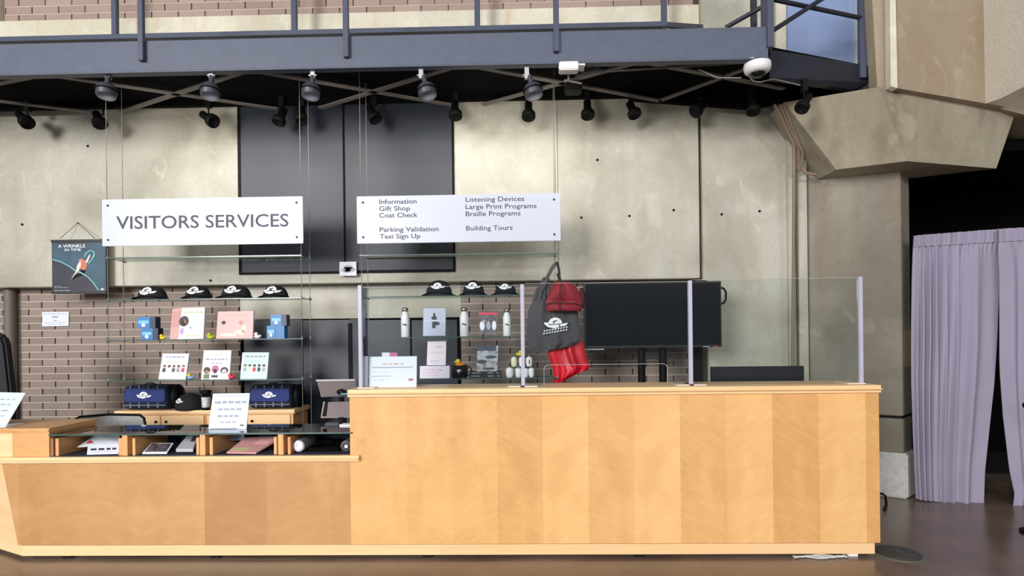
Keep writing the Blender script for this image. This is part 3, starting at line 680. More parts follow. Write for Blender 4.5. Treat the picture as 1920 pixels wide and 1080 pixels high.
# --- display case on the ledge
Yc0, Yc1 = YC+.0, YC+.36
zg = at(350, 815, YC).z
dc = thing('display_case', (at(380, 858, YC).x, YC+.2, zl), 'glass topped maple display case on the low left ledge', 'display case')
xc0 = at(92, 835, YC).x; xc1 = at(662, 835, YC).x
MB().box(xc0, xc1, Yc0, Yc1, zg, zg+.008).build('glass_top', GLASS_CASE, dc)
MB().box(xc0, xc1, Yc0-.003, Yc0, zg-.001, zg+.009).build('glass_edge', GEDGE, dc)
MB().box(xc0, xc1, Yc0+.01, Yc1, zl, zl+.004).build('felt_base', CLOTH_NAVY, dc)
MB().box(xc0, xc1, Yc1-.015, Yc1, zl, zg).build('back_board', CLOTH_NAVY, dc)
for a_, b_, dk_ in ((92, 97, 1), (101, 107, 0), (220, 226, 0), (228, 238, 0), (246, 251, 0), (366, 371, 0), (374, 384, 0), (391, 397, 0), (512, 517, 0), (521, 531, 0), (538, 543, 0), (658, 663, 0)):
    tall = (b_-a_) > 8
    MB().box(at(a_, 835, YC).x, at(b_, 835, YC).x, Yc0+(.004 if tall else .012), Yc1-.01, zl+.004, zg-(.002 if tall else .022)).build('divider', WALNUT if dk_ else MAPLE_I, dc)
# --- things lying in the display case
def lying(name, pts, th, m, label, cat, mats2=None, prints=None, tilt=0):
    """quad lying on the felt given 4 (px, depth offset, height) in front-left, front-right, back-right, back-left"""
    fr = [Vector((xat(px, YC+dy, zl+.01), YC+dy, zl+.006+hz)) for px, dy, hz in pts]
    o = thing(name, tuple(sum(fr, Vector())/4), label, cat)
    MB().hull2(fr, [v+Vector((0, 0, th)) for v in fr]).build('cover', m, o)
    if prints:
        for u0, u1, v0, v1, mm in prints:
            def P_(u, v): return (fr[0]*(1-u)+fr[1]*u)*(1-v)+(fr[3]*(1-u)+fr[2]*u)*v+Vector((0, 0, th))
            q = [P_(u0, v0), P_(u1, v0), P_(u1, v1), P_(u0, v1)]
            MB().hull2(q, [v+Vector((0, 0, .0008)) for v in q]).build('print', mm, o)
    return o
lying('booklet', [(163, .03, .0), (222, .05, .0), (226, .12, .05), (165, .10, .045)], .006, PAPER, 'white booklet with dark figures at the front of the first display compartment', 'booklet', prints=[(.1, .28, .35, .55, DKP), (.35, .52, .35, .55, DKP), (.6, .72, .35, .55, DKP), (.78, .9, .35, .55, DKP)])
lying('leaflet', [(145, .12, .03), (222, .12, .05), (226, .27, .09), (182, .27, .09)], .004, PAPER, 'white leaflet with red blotches behind the booklet in the first compartment', 'leaflet', prints=[(.1, .35, .2, .45, REDP), (.45, .75, .2, .45, REDP), (.3, .8, .7, .8, PINK)])
lying('compact_disc', [(267, .04, 0), (313, .04, 0), (325, .13, .045), (284, .13, .045)], .008, PAPER, 'slim disc case with dark cover lying in the second compartment', 'disc case', prints=[(.05, .95, .1, .95, BWD)])
lying('book', [(330, .06, .008), (362, .06, .008), (372, .22, .07), (352, .22, .07)], .02, mat('book_pale_grey', (180, 182, 190), .5), 'pale grey book lying beside the disc case in the second compartment', 'book', prints=[(.6, .95, .5, .9, DKP)])
lying('picture_book', [(425, .04, .0), (480, .02, .0), (530, .22, .065), (460, .22, .06)], .01, SALMON, 'salmon picture book lying at an angle in the third compartment', 'book', prints=[(.05, .6, .08, .3, mat('print_beige', (196, 184, 140), .6)), (.5, .9, .5, .9, PINK)])
lying('gift_card', [(426, .22, .05), (458, .22, .05), (458, .24, .085), (426, .24, .085)], .006, mat('card_blue_grey', (160, 172, 196), .5), 'small blue-grey card at the back of the third compartment', 'card')
# two bottles lying end-on, dark cloth between
for px, r, lab in ((560, 12, 'white-capped steel bottle lying end-on at the left of the last compartment'), (648, 10.5, 'dark steel bottle lying end-on at the right of the last compartment')):
    c = at(px, 836.5, YC+.05); rr = r*S(YC+.05); zc_ = max(c.z, zl+.004+rr)
    t = thing('travel_bottle', (c.x, YC+.15, zc_-rr), lab, 'bottle')
    MB().lathe([(rr*.9, 0), (rr, .01), (rr, .2), (rr*.6, .24), (rr*.55, .26)], (c.x, YC+.05, zc_), (0, 1, .0), 24).build('body', mat('bottle_grey', (120, 122, 128), .3, metal=.5) if r < 12 else STEEL, t)
    MB().lathe([(rr*.78, 0), (rr*.8, -.006), (rr*.3, -.008), (rr*.28, -.004)], (c.x, YC+.051, zc_), (0, 1, 0), 20).build('cap', (DKP if r < 12 else PAPER), t)
    if r < 12: MB().lathe([(rr*.3, 0), (rr*.3, -.006)], (c.x+.006, YC+.045, zc_), (0, 1, 0), 12).build('valve', WHITE, t)
x0_, x1_ = at(578, 840, YC+.08).x, at(635, 840, YC+.08).x
tag(MB().grid(lambda u, v: (x0_+(x1_-x0_)*u, YC+.08+.2*v, zl+.006+.055*math.sin(PI*min(1, max(0, .08+.84*u)))**.4*(.9+.1*math.sin(u*19+v*7))), 16, 8).box(x0_, x1_, YC+.085, YC+.27, zl+.004, zl+.03).build('folded_cloth', DEEP), 'folded black cloth lying between the two bottles in the display case', 'cloth')
# --- card stand with white notice on the glass top
def noticeboard(name, quad, Y, depth_tilt, m, label, cat, lines, group=None, back=None):
    P_ = [at(px, py, Y) for px, py in quad]      # bl br tr tl
    top = max(p.z for p in P_); bot = min(p.z for p in P_)
    for p in P_: p.y = Y+(p.z-bot)*depth_tilt
    t = thing(name, (sum(p.x for p in P_)/4, Y, bot), label, cat, group)
    MB().hull2(P_, [p+Vector((0, .004, 0)) for p in P_]).build('sheet', m, t)
    for (u0, u1, v0, v1, mm, kind) in lines:
        def Q(u, v): return (P_[0]*(1-u)+P_[1]*u)*(1-v)+(P_[3]*(1-u)+P_[2]*u)*v+Vector((0, -.0012, 0))
        mb = MB()
        if kind == 's':
            u = u0; rnd = random.Random(int(u0*1000+v0*7919))
            while u < u1:
                e = min(u+rnd.uniform(.06, .15), u1)
                while u < e:
                    cwid = rnd.uniform(.012, .02); hh = v0+(v1-v0)*rnd.uniform(.6, 1); q = [Q(u, v0), Q(u+cwid*.7, v0), Q(u+cwid*.7, hh), Q(u, hh)]
                    mb.hull2(q, [x+Vector((0, .001, 0)) for x in q]); u += cwid
                u += .035
            mb.build('small_print', mm, t)
        elif kind == 'e':
            q = [Q((u0+u1)/2+(u1-u0)/2*math.cos(a), (v0+v1)/2+(v1-v0)/2*math.sin(a)) for a in [i*PI/8 for i in range(16)]]
            mb.hull2(q, [x+Vector((0, .001, 0)) for x in q]); mb.build('print', mm, t)
        else:
            q = [Q(u0, v0), Q(u1, v0), Q(u1, v1), Q(u0, v1)]; mb.hull2(q, [x+Vector((0, .001, 0)) for x in q]); mb.build('print', mm, t)
    return t
t = noticeboard('notice_card', [(390.5, 805), (462, 804.5), (464.5, 738), (395, 739)], YC+.17, .12, mat('card_cool_white', (214, 226, 246), .55), 'white notice card with grey lines standing on the glass display case', 'notice',
                [(.06, .94, .92, .935, GREYP, 'b'), (.08, .94, .72, .80, GREYP, 's'), (.2, .82, .53, .60, GREYP, 's'), (.2, .8, .34, .41, GREYP, 's'), (.3, .72, .18, .22, GREYP, 's'), (.82, .92, .09, .125, DKP, 'b')])
a, b, c, d = R(400, 800, 448, 812, YC+.2); MB().box(a, b, YC+.14, YC+.26, zg+.008, zg+.014).build('stand_base', GLASS, t)
# paper at far left
t = noticeboard('notice_sheet', [(-60, 806), (7, 806), (36, 738), (-60, 736)], YC+.1, .2, PAPER_B, 'pale blue printed sheet leaning on a stand at the left edge of the counter', 'notice',
                [(.2+.0, .86, .80, .84, GREYP, 's'), (.2, .84, .66, .70, GREYP, 's'), (.2, .84, .5, .54, GREYP, 's'), (.2, .82, .36, .39, GREYP, 's'), (.2, .8, .16, .2, GREYP, 's')])
MB().box(at(-60, 806, YC+.08).x, at(16, 806, YC+.08).x, YC+.06, YC+.2, zq+.008, zq+.016).build('stand_base', WHITE, t, bevel=.003)

# --- acrylic screens on the counter
YP = YC+.10
xs = [676, 980, 1294.5, 1613.5]; tops = [535, 533, 526, 519]
for i, (px, tp) in enumerate(zip(xs, tops)):
    t = None
labs = ['clear acrylic counter screen at left, in front of the notice and bottle shelf', 'clear acrylic counter screen in the middle with a rounded pass-through slot', 'clear acrylic counter screen at right, in front of the concrete column']
for i in range(3):
    a = at(xs[i], 630, YP).x; b = at(xs[i+1], 630, YP).x; zt_ = at((xs[i]+xs[i+1])/2, (tops[i]+tops[i+1])/2+(0 if i else 3), YP).z
    t = thing('acrylic_screen', ((a+b)/2, YP, ztop), labs[i], 'screen', 'acrylic screens on the counter')
    g = MB()
    if i == 1:
        c0, c1 = at(1020, 700, YP).x, at(1252, 700, YP).x; zs = at(1136, 683, YP).z
        g.box(a+.016, c0, YP+.0, YP+.005, ztop, zt_).box(c1, b-.016, YP, YP+.005, ztop, zt_).box(c0, c1, YP, YP+.005, zs, zt_)
        rr = .03; pts = [(c0, YP+.0025, ztop+.004), (c0, YP+.0025, zs-rr)]+[(c0+rr-rr*math.cos(q), YP+.0025, zs-rr+rr*math.sin(q)) for q in (PI/6, PI/3, PI/2)]
        pts += [(c1-rr+rr*math.sin(q), YP+.0025, zs-rr+rr*math.cos(q)) for q in (0, PI/6, PI/3, PI/2)]+[(c1, YP+.0025, ztop+.004)]
        MB().tube(pts, .0016, 6).build('slot_edge', LAV, t)
    else: g.box(a+.016, b-.016, YP, YP+.005, ztop, zt_)
    g.build('pane', GLASS, t)
    MB().box(a+.016, b-.016, YP-.0005, YP+.0055, zt_-.0015, zt_+.0005).build('pane_edge', mat('edge_faint', (170, 178, 176), .3), t)
    for q, (xx, tpp) in enumerate(((xs[i], tops[i]), (xs[i+1], tops[i+1]))):
        if q == 0 and i > 0: continue
        x = at(xx, 630, YP).x; zz = at(xx, tpp, YP).z
        MB().box(x-.012, x+.012, YP-.010, YP+.018, ztop, zz).build('end_fin', LAV, t, bevel=.002)
        if i == 0 and q == 0: MB().box(x-.003, x+.003, YP+.018, YP+.16, ztop, zz).build('return_pane', glass('return_acrylic', (200, 202, 212), .06), t)
    for xx in ((xs[i]+12, xs[i+1]-12)):
        x = at(xx, 720, YP).x; MB().box(x-.09*(.6), x+.09*(.6), YP-.03, YP+.12, ztop, ztop+.006).build('foot', mat('acrylic_foot', (226, 206, 190), .3), t)
# unused outline of a curved bright reflection in the right pane
def strip(u, v):
    ctrl = [(1588, 522), (1572, 560), (1560, 610), (1558, 650), (1563, 680), (1556, 716)]
    f = v*(len(ctrl)-1); i = min(int(f), len(ctrl)-2); k = f-i; px = ctrl[i][0]*(1-k)+ctrl[i+1][0]*k; py = ctrl[i][1]*(1-k)+ctrl[i+1][1]*k
    p = at(px, py, YP+.06); return (p.x+(u-.5)*.026, YP+.06+.01*(u-.5), p.z)

# --- white notice on counter behind left screen
YN = YP+.05
t = noticeboard('price_notice', [(692, 728), (781, 727), (781, 668), (692, 669)], YN, .05, PAPER, 'large white notice with a red heading standing on the raised counter at left', 'notice',
                [(.28, .72, .75, .78, REDP, 's'), (.06, .92, .64, .67, GREYP, 'b'), (.06, .46, .37, .39, GREYP, 'b'), (.08, .4, .25, .27, GREYP, 's'), (.06, .44, .5, .52, mat('print_pale_lilac', (206, 206, 228), .6), 's'), (.82, .93, .22, .30, MAG, 'e')])
noticeboard('edge_notice', [(680, 728), (690, 728), (690, 668), (680, 668)], YN+.03, .02, PAPER, 'narrow white sheet edge beside the left acrylic fin', 'notice', [])
noticeboard('name_tag', [(716, 669), (745, 669), (745, 661), (716, 661)], YN+.08, 0, PAPER, 'small white and red tag poking above the large notice', 'tag', [(.5, 1, 0, 1, MAG, 'b')])

# ================================================================== SHELVES
YS0, YS1 = 4.50, 4.68
def shelf_unit(name, pxl, pxr, ys, lab, right_down, left_down):
    xl_, xr_ = at(pxl, 600, YS0).x, at(pxr, 600, YS0).x
    xl2, xr2 = at(pxl, 600, YS0).x, at(pxr, 600, YS0).x
    t = thing(name, ((xl_+xr_)/2, (YS0+YS1)/2, at((pxl+pxr)/2, ys[-1], YS0).z), lab, 'shelf', 'glass shelf units on steel cables')
    zs_ = [at((pxl+pxr)/2, y, YS0).z for y in ys]
    topz = zcb+.142
    for x, lowz in ((xl_, left_down), (xr_, right_down)):
        for yy in (YS0, YS1):
            if x == xr_ and right_down is None and yy == YS0: lz = zs_[0]
            else: lz = lowz if lowz is not None else zs_[-1]-.01
            MB().tube([(x, yy, lz), (x, yy, topz)], .0028, 6).build('cable', CABLE, t)
    for k, z in enumerate(zs_):
        sh = MB().box(xl_-.01, xr_+.01, YS0-.02, YS1+.02, z-.004, z+.004).build('glass_shelf', SHELFG, t)
        MB().box(xl_-.01, xr_+.01, YS0-.0225, YS0-.02, z-.004, z+.004).build('glass_edge', GEDGE, sh)
        for x in (xl_, xr_):
            for yy in (YS0, YS1):
                MB().lathe([(.012, -.008), (.014, 0), (.008, .006), (.006, .018), (.003, .02)], (x, yy, z), (0, 0, 1), 10).build('clamp', STEEL, t)
    return t, zs_
CABLE = mat('cable_steel', (120, 118, 114), .45, metal=.4)
su1, Z1 = shelf_unit('hanging_shelf', 203, 566, [482, 561, 637, 713], 'four tier hanging glass shelf unit on the left, holding caps and picture books', at(570, 800, YS0).z, None)
su2, Z2 = shelf_unit('hanging_shelf', 679, 1044, [477, 555, 632, 710], 'four tier hanging glass shelf unit on the right, holding bottles and cards', None, at(690, 800, YS0).z)
YT = (YS0+YS1)/2

# --- signs
def sign(px0, py0, px1, py1, label, Y=4.455):
    a, b, c, d = R(px0, py0, px1, py1, Y)
    t = thing('hanging_sign', ((a+b)/2, Y, c), label, 'sign', 'aluminium signs above the shelves')
    MB().box(a, b, Y, Y+.012, c, d).build('board', ALU, t, bevel=.003)
    for xx in (a+.05, b-.05):
        for zz in (c+.05, d-.05):
            MB().lathe([(.009, 0), (.009, -.004), (.004, -.006)], (xx, Y, zz), (0, 1, 0), 10).build('screw', SIGNTXT, t)
            MB().box(xx-.004, xx+.004, Y+.012, YS0-.004, zz-.004, zz+.004).build('spacer', STEEL, t)
    return t, Y
t, Y = sign(191, 371, 568, 459, 'aluminium sign reading VISITORS SERVICES hung above the left shelves')
text('lettering', 'VISITORS SERVICES', at(218, 414, Y).x, at(541, 414, Y).x, at(380, 427, Y).z, 24*S(Y), Y-.001, SIGNTXT, t)
t, Y = sign(669, 365, 1051, 454, 'aluminium directory sign listing Information to Building Tours above the right shelves')
for body, x0, x1, yb_ in (('Information', 711, 781, 382), ('Gift Shop', 711, 769, 395), ('Coat Check', 711, 783, 407.5), ('Parking Validation', 712, 822, 434), ('Taxi Sign Up', 712, 788, 447),
                          ('Listening Devices', 873, 983, 377.5), ('Large Print Programs', 873, 1006, 391), ('Braille Programs', 873, 976, 404.5), ('Building Tours', 874, 961, 431.5)):
    text('lettering', body, at(x0, yb_, Y).x, at(x1, yb_, Y).x, at((x0+x1)/2, yb_, Y).z, 8.6*S(Y), Y-.001, SIGNTXT, t)

# --- caps
def cap(px0, px1, ytop, Z, red=False, label='', Y=YT, tall=False, logo_w=.43, group='caps on the glass shelves', shelfY=None):
    a, b = at(px0, ytop+12, Y).x, at(px1, ytop+12, Y).x; zt_ = at((px0+px1)/2, ytop, Y).z; W_ = b-a; cx = (a+b)/2; hh = zt_-Z
    t = thing('cap', (cx, Y, Z), label, 'cap', group)
    rx = W_*.36; ry = .085; seg = 24; rings = 8
    m = MB(); vs = []
    for i in range(rings+1):
        q = PI/2*i/rings
        for k in range(seg):
            an = 2*PI*k/seg; ex = .72
            vs.append((cx+rx*(1.16 if i == 0 else 1)*math.cos(q)**ex*math.cos(an), Y+.02+ry*math.cos(q)**ex*math.sin(an), Z+.004+(hh-.006)*math.sin(q)))
    m.add(vs, [(i*seg+k, i*seg+(k+1) % seg, (i+1)*seg+(k+1) % seg, (i+1)*seg+k) for i in range(rings) for k in range(seg)], 0, True)
    m.ell((cx, Y+.02, zt_-.001), (.006, .006, .004), 8, 4)
    m.build('crown', CAPBLK, t)
    def br(u, v):      # curved bill, drooping at the sides
        an = PI+PI*u; r = .55+.45*v
        x = cx+W_*.5*r*math.cos(an)*1.0; y = Y+.01+(ry*.6+.035*v)*math.sin(an)
        return (x, y, Z+.002+hh*.34*(1-abs(math.cos(an))**2.2)*(1.1-v*.55)+.0)
    bm_ = MB().grid(br, 20, 4); bm_.grid(lambda u, v: (br(u, v)[0], br(u, v)[1], br(u, v)[2]+.004), 20, 4)
    bm_.build('bill', CAPBLK, t)
    if red:
        pts = [(cx+W_*.30*math.cos(PI+PI*q/10), Y+.012-(ry*.62+.012)*math.sin(PI*q/10), Z+.010+hh*.18*math.sin(PI*q/10)) for q in range(2, 9)]
        MB().tube(pts, .004, 6).build('piping', CAPRED, t)
    def yf(x, z):
        s_ = min(1, max(0, (z-Z-.004)/(hh-.006))); cq = math.sqrt(max(1e-4, 1-s_*s_))**.72; ux = min(.98, abs((x-cx)/(rx*cq)))
        return Y+.02-ry*cq*math.sqrt(1-ux*ux)-.003
    logo('logo', cx, Z+hh*.60, W_*logo_w, yf, t, .003)
    return t
cap(246, 320, 536, Z1[1]+.004, False, 'black cap with white logo, first from left on the left shelf unit')
cap(339, 401, 535, Z1[1]+.004, True, 'black cap with red piping, second from left on the left shelf unit', logo_w=.5)
cap(402, 479, 533, Z1[1]+.004, False, 'widest black cap, third from left on the left shelf unit', logo_w=.4)
cap(482, 547, 535, Z1[1]+.004, True, 'black cap with red piping at the right end of the left shelf unit', logo_w=.5)
cap(788, 857, 525, Z2[1]+.004, False, 'tall black cap, leftmost on the right shelf unit', logo_w=.38)
cap(859, 916, 525, Z2[1]+.004, True, 'black cap with dark red piping, middle of the right shelf unit', logo_w=.5)
cap(919, 976, 528, Z2[1]+.004, False, 'plain black cap beside the acrylic fin on the right shelf unit', logo_w=.42)

# --- small boxed toys
def bluebox(px0, px1, y0, y1, Z, label, side='r', Y=YT, tilt=0):
    a, b = at(px0, (y0+y1)/2, Y-.03).x, at(px1, (y0+y1)/2, Y-.03).x; hz = (y1-y0)*S(Y-.03)
    t = thing('gift_box', ((a+b)/2, Y, Z), label, 'box', 'blue gift boxes on the left shelves')
    sp_ = a+(b-a)*(.72 if side == 'r' else .5)
    MB().box(a, sp_, Y-.03, Y+.04, Z, Z+hz).build('carton', BLUEBOX, t, bevel=.002)
    MB().box(sp_, b, Y-.028, Y+.04, Z, Z+hz).build('side_flap', NAVYBOX if side == 'r' else BLUEBOX, t, bevel=.001)
    w_ = sp_-a
    MB().box(a+w_*.12, sp_-w_*.12, Y-.0315, Y-.03, Z+hz*.42, Z+hz*.68).build('band_print', BLUELT, t)
    MB().prism(ellpoly((a+sp_)/2, Z+hz*.28, w_*.16, hz*.16, 10), Y-.033, Y-.030).build('print', PAPER, t)
    return t
z = Z1[2]+.004
bluebox(264, 296, 615, 637, z, 'blue gift box on the shelf, lower of the left stack')
h1 = 22*S(YT-.03)
bluebox(257, 291, 593, 615, z+h1, 'blue gift box on top of the left stack')
bluebox(500, 533, 613, 637, z, 'blue gift box on the shelf, lower of the right stack', side='l')
bluebox(507, 537, 591, 612, z+24*S(YT-.03), 'blue gift box on top of the right stack')

# --- ducks
def duck(px0, px1, Z, body, beak, label, facing=-1, Y=YT-.02, group='rubber ducks on the shelves', hat=None):
    a, b = at(px0, 640, Y).x, at(px1, 640, Y).x; L_ = b-a; cx = (a+b)/2
    t = thing('rubber_duck', (cx, Y, Z), label, 'toy duck', group)
    MB().ell((cx, Y, Z+L_*.26), (L_*.48, L_*.34, L_*.26), 14, 8).ell((cx-facing*L_*.38, Y, Z+L_*.38), (L_*.14, L_*.16, L_*.16), 8, 5).build('body', body, t)
    hd = MB().ell((cx+facing*L_*.16, Y-.002, Z+L_*.62), (L_*.25, L_*.24, L_*.25), 12, 8).build('head', hat or body, t)
    MB().lathe([(L_*.1, 0), (L_*.07, L_*.14), (.0005, L_*.2)], (cx+facing*L_*.36, Y-.004, Z+L_*.58), (facing, -.5, 0), 8).build('beak', beak, t)
    return t
duck(299, 311, Z1[2]+.004, YEL, REDP, 'tiny yellow rubber duck beside the left blue boxes', -1)
duck(388, 402, Z1[2]+.004, LIME, ORANGE, 'lime yellow rubber duck between the two upper picture books', -1)
duck(476, 490, Z1[2]+.004, WHITE, ORANGE, 'white rubber duck right of the pink picture book', -1)
duck(350, 363, Z1[3]+.004, LBLUE, YEL, 'light blue and yellow rubber duck beside the left lower book', -1, hat=YEL)
duck(427, 440, Z1[3]+.004, PINKRED, ORANGE, 'red rubber duck beside the middle lower book', -1)

# --- books standing on the shelves
def book(quad, m, label, prints, Z, Y=YT, th=.014, group='picture books on the left shelves', name='picture_book', tilt=.10):
    t = noticeboard(name, quad, Y-.02, tilt, m, label, 'book', prints, group)
    P_ = [at(px, py, Y-.02) for px, py in quad]; bot = min(p.z for p in P_)
    for p in P_: p.y = Y-.02+(p.z-bot)*tilt+.0042
    MB().hull2(P_, [p+Vector((0, th, 0)) for p in P_]).build('pages', PAPER, t)
    t.location.z += 0
    return t
book([(334, 636), (381, 635), (381, 576), (337, 577)], mat('cover_ivory', (236, 240, 232), .5), 'ivory picture book with a child on its cover, upper left shelf',
     [(.15, .9, .82, .9, GREENP, 's'), (-.04, .36, .40, .74, HAIR, 'e'), (-.02, .26, .42, .64, SKIN, 'e'), (.02, .2, .14, .36, LILP, 'e'), (.5, .75, .5, .7, mat('print_pale_blue', (206, 226, 240), .6), 'e'), (.3, .8, .08, .14, GREENP, 's'), (.4, .5, .32, .4, GREYP, 'e')], Z1[2])
book([(318, 636), (334, 636), (336, 577), (320, 579)], mat('cover_dusty_pink', (206, 160, 152), .5), 'narrow dusty pink book standing left of the ivory picture book', [(.1, .9, .4, .9, SALMON, 'b')], Z1[2], th=.02)
book([(405, 635), (473.5, 634.5), (473, 583), (406, 584)], PINK, 'wide pink picture book with a cream ribbon drawing, upper left shelf',
     [(.2, .8, .82, .92, mat('print_rose', (232, 196, 190), .6), 's'), (.12, .24, .52, .66, DKP, 'e'), (.6, .72, .5, .66, SALMON, 'e'), (.08, .62, .08, .2, PINKL, 'e'), (.5, .8, .12, .32, PINKL, 'e'), (.68, .82, .2, .5, PINKL, 'e')], Z1[2])
def kids(n, v, cols, u0=.15, u1=.85, r=.055):
    L_ = []
    for i in range(n):
        u = u0+(u1-u0)*i/(n-1); L_ += [(u-r, u+r, v, v+r*1.9, HAIR, 'e'), (u-r*.6, u+r*.6, v-.0, v+r*1.1, SKIN, 'e'), (u-r, u+r, v-.17, v-.02, cols[i % len(cols)], 'b')]
    return L_
book([(297, 711), (348, 711), (352, 663), (302, 663)], PAPER, 'white picture book with a row of small figures, lower left shelf', [(.15, .85, .84, .9, GREYP, 's'), (.2, .75, .68, .72, GREENP, 's')]+kids(5, .45, [DKP, PAPER, NAVYBOX, BWP, REDP]), Z1[3])
book([(377, 711), (430, 711), (431, 657), (379, 657)], PAPER, 'white picture book with three large faces, centre of the lower left shelf', [(.25, .75, .86, .9, PINKL, 's'), (.12, .88, .66, .72, GREYP, 's'), (.3, .7, .54, .58, LILP, 's')]+
     [(.06, .30, .2, .42, HAIR, 'e'), (.1, .26, .2, .34, SKIN, 'e'), (.08, .28, .02, .18, mat('print_moss', (110, 128, 100), .6), 'b'), (.34, .6, .22, .48, MAG, 'e'), (.4, .54, .2, .36, HAIR, 'e'), (.36, .58, .06, .14, DKP, 'b'), (.66, .94, .18, .42, HAIR, 'e'), (.71, .89, .14, .36, PAPER, 'e'), (.68, .9, .06, .12, PINKL, 'b')], Z1[3])
book([(450, 711), (500, 711), (502, 661), (452, 661)], AQUA, 'pale aqua picture book in front of the dark doors, lower left shelf', [(.12, .88, .82, .9, GREYP, 's'), (.2, .8, .66, .7, mat('print_aqua', (170, 214, 214), .6), 's')]+kids(5, .46, [GREYP, PINKL, REDP, DKP, GREYP]), Z1[3])
g2 = 'books and cards on the right shelves'
book([(793, 630), (835, 629.5), (835, 578), (793, 578)], mat('cover_lavender_grey', (182, 188, 212), .5), 'lavender grey book with a dark sketch, between the bottles', [(.0, 1, .53, .545, PAPER, 'b'), (.36, .62, .58, .72, DKP, 'e'), (.44, .54, .68, .84, DKP, 'e'), (.4, .56, .28, .52, DKP, 'b'), (.5, .74, .38, .52, DKP, 'e')], Z2[2], group=g2, name='sketch_book')
book([(898, 628), (932, 628), (932, 585), (897, 585)], BWD, 'dark photo book with a red band along its top', [(0, 1, .88, .98, REDP, 'b'), (.05, .32, .2, .6, PAPER, 'e'), (.42, .64, .22, .6, GREYP, 'e'), (.72, .95, .2, .62, PAPER, 'e'), (.2, .34, .5, .66, SALMON, 'e')], Z2[2], group=g2, name='photo_book')
book([(893, 697), (932, 697), (934, 648), (895, 648)], BWP, 'black and white photo book standing above the dark cases, right shelves', [(0, .9, .8, 1, NAVYBOX, 'b'), (.08, .85, .86, .93, GREYP, 's'), (.0, .5, .3, .46, DKP, 'e'), (.4, .95, .5, .62, DKP, 'e'), (.1, .6, .55, .75, GREYP, 'e'), (.3, .9, .08, .16, DKP, 'e')], Z2[3], group=g2, name='photo_book')
noticeboard('greeting_card', [(800, 685), (835.5, 685), (836, 639), (801, 640)], YT-.03, .1, mat('card_pale_pink', (236, 226, 238), .6), 'pale pink upright card standing above the wide card', 'card', [(.15, .3, .76, .8, PINK, 's'), (.5, .8, .74, .8, PINK, 's'), (.1, .9, .5, .53, PINK, 's'), (.2, .6, .16, .19, GREYP, 's')], g2)
noticeboard('price_card', [(787, 710), (843, 709), (843, 686), (787, 686.5)], YT-.05, .05, mat('card_pale_lilac', (234, 222, 240), .6), 'wide pale lilac card lying upright at the shelf front', 'card', [(.1, .6, .7, .76, PINK, 's'), (.1, .6, .45, .5, PINK, 's'), (.1, .6, .22, .26, PINK, 's'), (.65, .75, .6, .7, GREYP, 's')], g2)

# --- bottles
def bottle(px0, px1, ytop, Z, label, Y=YT-.02):
    a, b = at(px0, 610, Y).x, at(px1, 610, Y).x; cx = (a+b)/2; r = (b-a)/2; hh = at((px0+px1)/2, ytop, Y).z-Z
    t = thing('water_bottle', (cx, Y, Z), label, 'bottle', 'white bottles on the right shelf')
    MB().lathe([(r*.9, 0), (r, .006), (r, hh*.66), (r*.9, hh*.74), (r*.62, hh*.84), (r*.58, hh*.87)], (cx, Y, Z), (0, 0, 1), 22).build('body', WHITE, t)
    MB().lathe([(r*.62, hh*.87), (r*.7, hh*.875), (r*.7, hh*.97), (r*.55, hh), (.001, hh)], (cx, Y, Z), (0, 0, 1), 18).build('cap', mat('bottle_cap_steel', (150, 150, 156), .25, metal=.8), t)
    q = [(cx-r*.5, Z+hh*.42), (cx+r*.5, Z+hh*.38), (cx+r*.5, Z+hh*.43), (cx-r*.3, Z+hh*.46)]
    MB().prism(q, Y-r-.0015, Y-r*.8).build('logo', DKP, t)
bottle(752, 768, 577, Z2[2]+.004, 'white steel bottle left of the lavender grey book')
bottle(862, 879, 577, Z2[2]+.004, 'white steel bottle between the two upper books')
bottle(943, 958, 579, Z2[2]+.004, 'white steel bottle beside the acrylic fin')

# --- mug with duck
Z = Z2[3]+.004; cx = at(862, 695, YT).x; r = 16*S(YT); hh = 23*S(YT)
t = thing('mug', (cx, YT, Z), 'black mug with a small white emblem and an orange duck sitting in it', 'mug')
MB().lathe([(r*.8, 0), (r*.95, .008), (r, hh), (r*.92, hh), (r*.88, .02), (.001, .015)], (cx, YT, Z), (0, 0, 1), 26).build('body', MUG, t)
MB().tube([(cx+r*.95+.030*math.sin(q*PI/8)*1.1, YT, Z+hh*.5+.036*math.cos(q*PI/8)) for q in range(9)], .006, 8).build('handle', MUG, t)
MB().prism([(cx-.012, Z+hh*.68), (cx+.012, Z+hh*.68), (cx+.003, Z+hh*.5), (cx+.003, Z+hh*.36), (cx-.003, Z+hh*.36), (cx-.003, Z+hh*.5)], YT-r-.002, YT-r+.006).build('emblem', LOGO, t)
duck(852, 871, Z+hh-.02, ORANGE, YEL, 'orange rubber duck sitting in the black mug', -1, Y=YT, hat=YEL)

# --- flat dark cases
for k, (a_, b_, y0, y1, lab) in enumerate(((882, 938, 698, 704, 'dark flat case with pale marks, top one under the photo book'), (880, 940, 704.5, 710, 'dark flat case with pale marks, bottom one on the shelf'))):
    a, b, c, d = R(a_, y0, b_, y1, YT-.03); hz = .0235
    c = Z2[3]+.004+(1-k)*(hz+.001)
    t = thing('flat_case', ((a+b)/2, YT, c), lab, 'case', g2)
    MB().box(a, b, YT-.04, YT+.05, c, c+hz).build('body', mat('case_black', (24, 26, 36), .4), t, bevel=.002)
    w_ = b-a
    for u0, u1 in ((.06, .34), (.58, .76), (.88, .95)):
        MB().box(a+w_*u0, a+w_*u1, YT-.0415, YT-.04, c+hz*.4, c+hz*.62).build('print', GREYP, t)
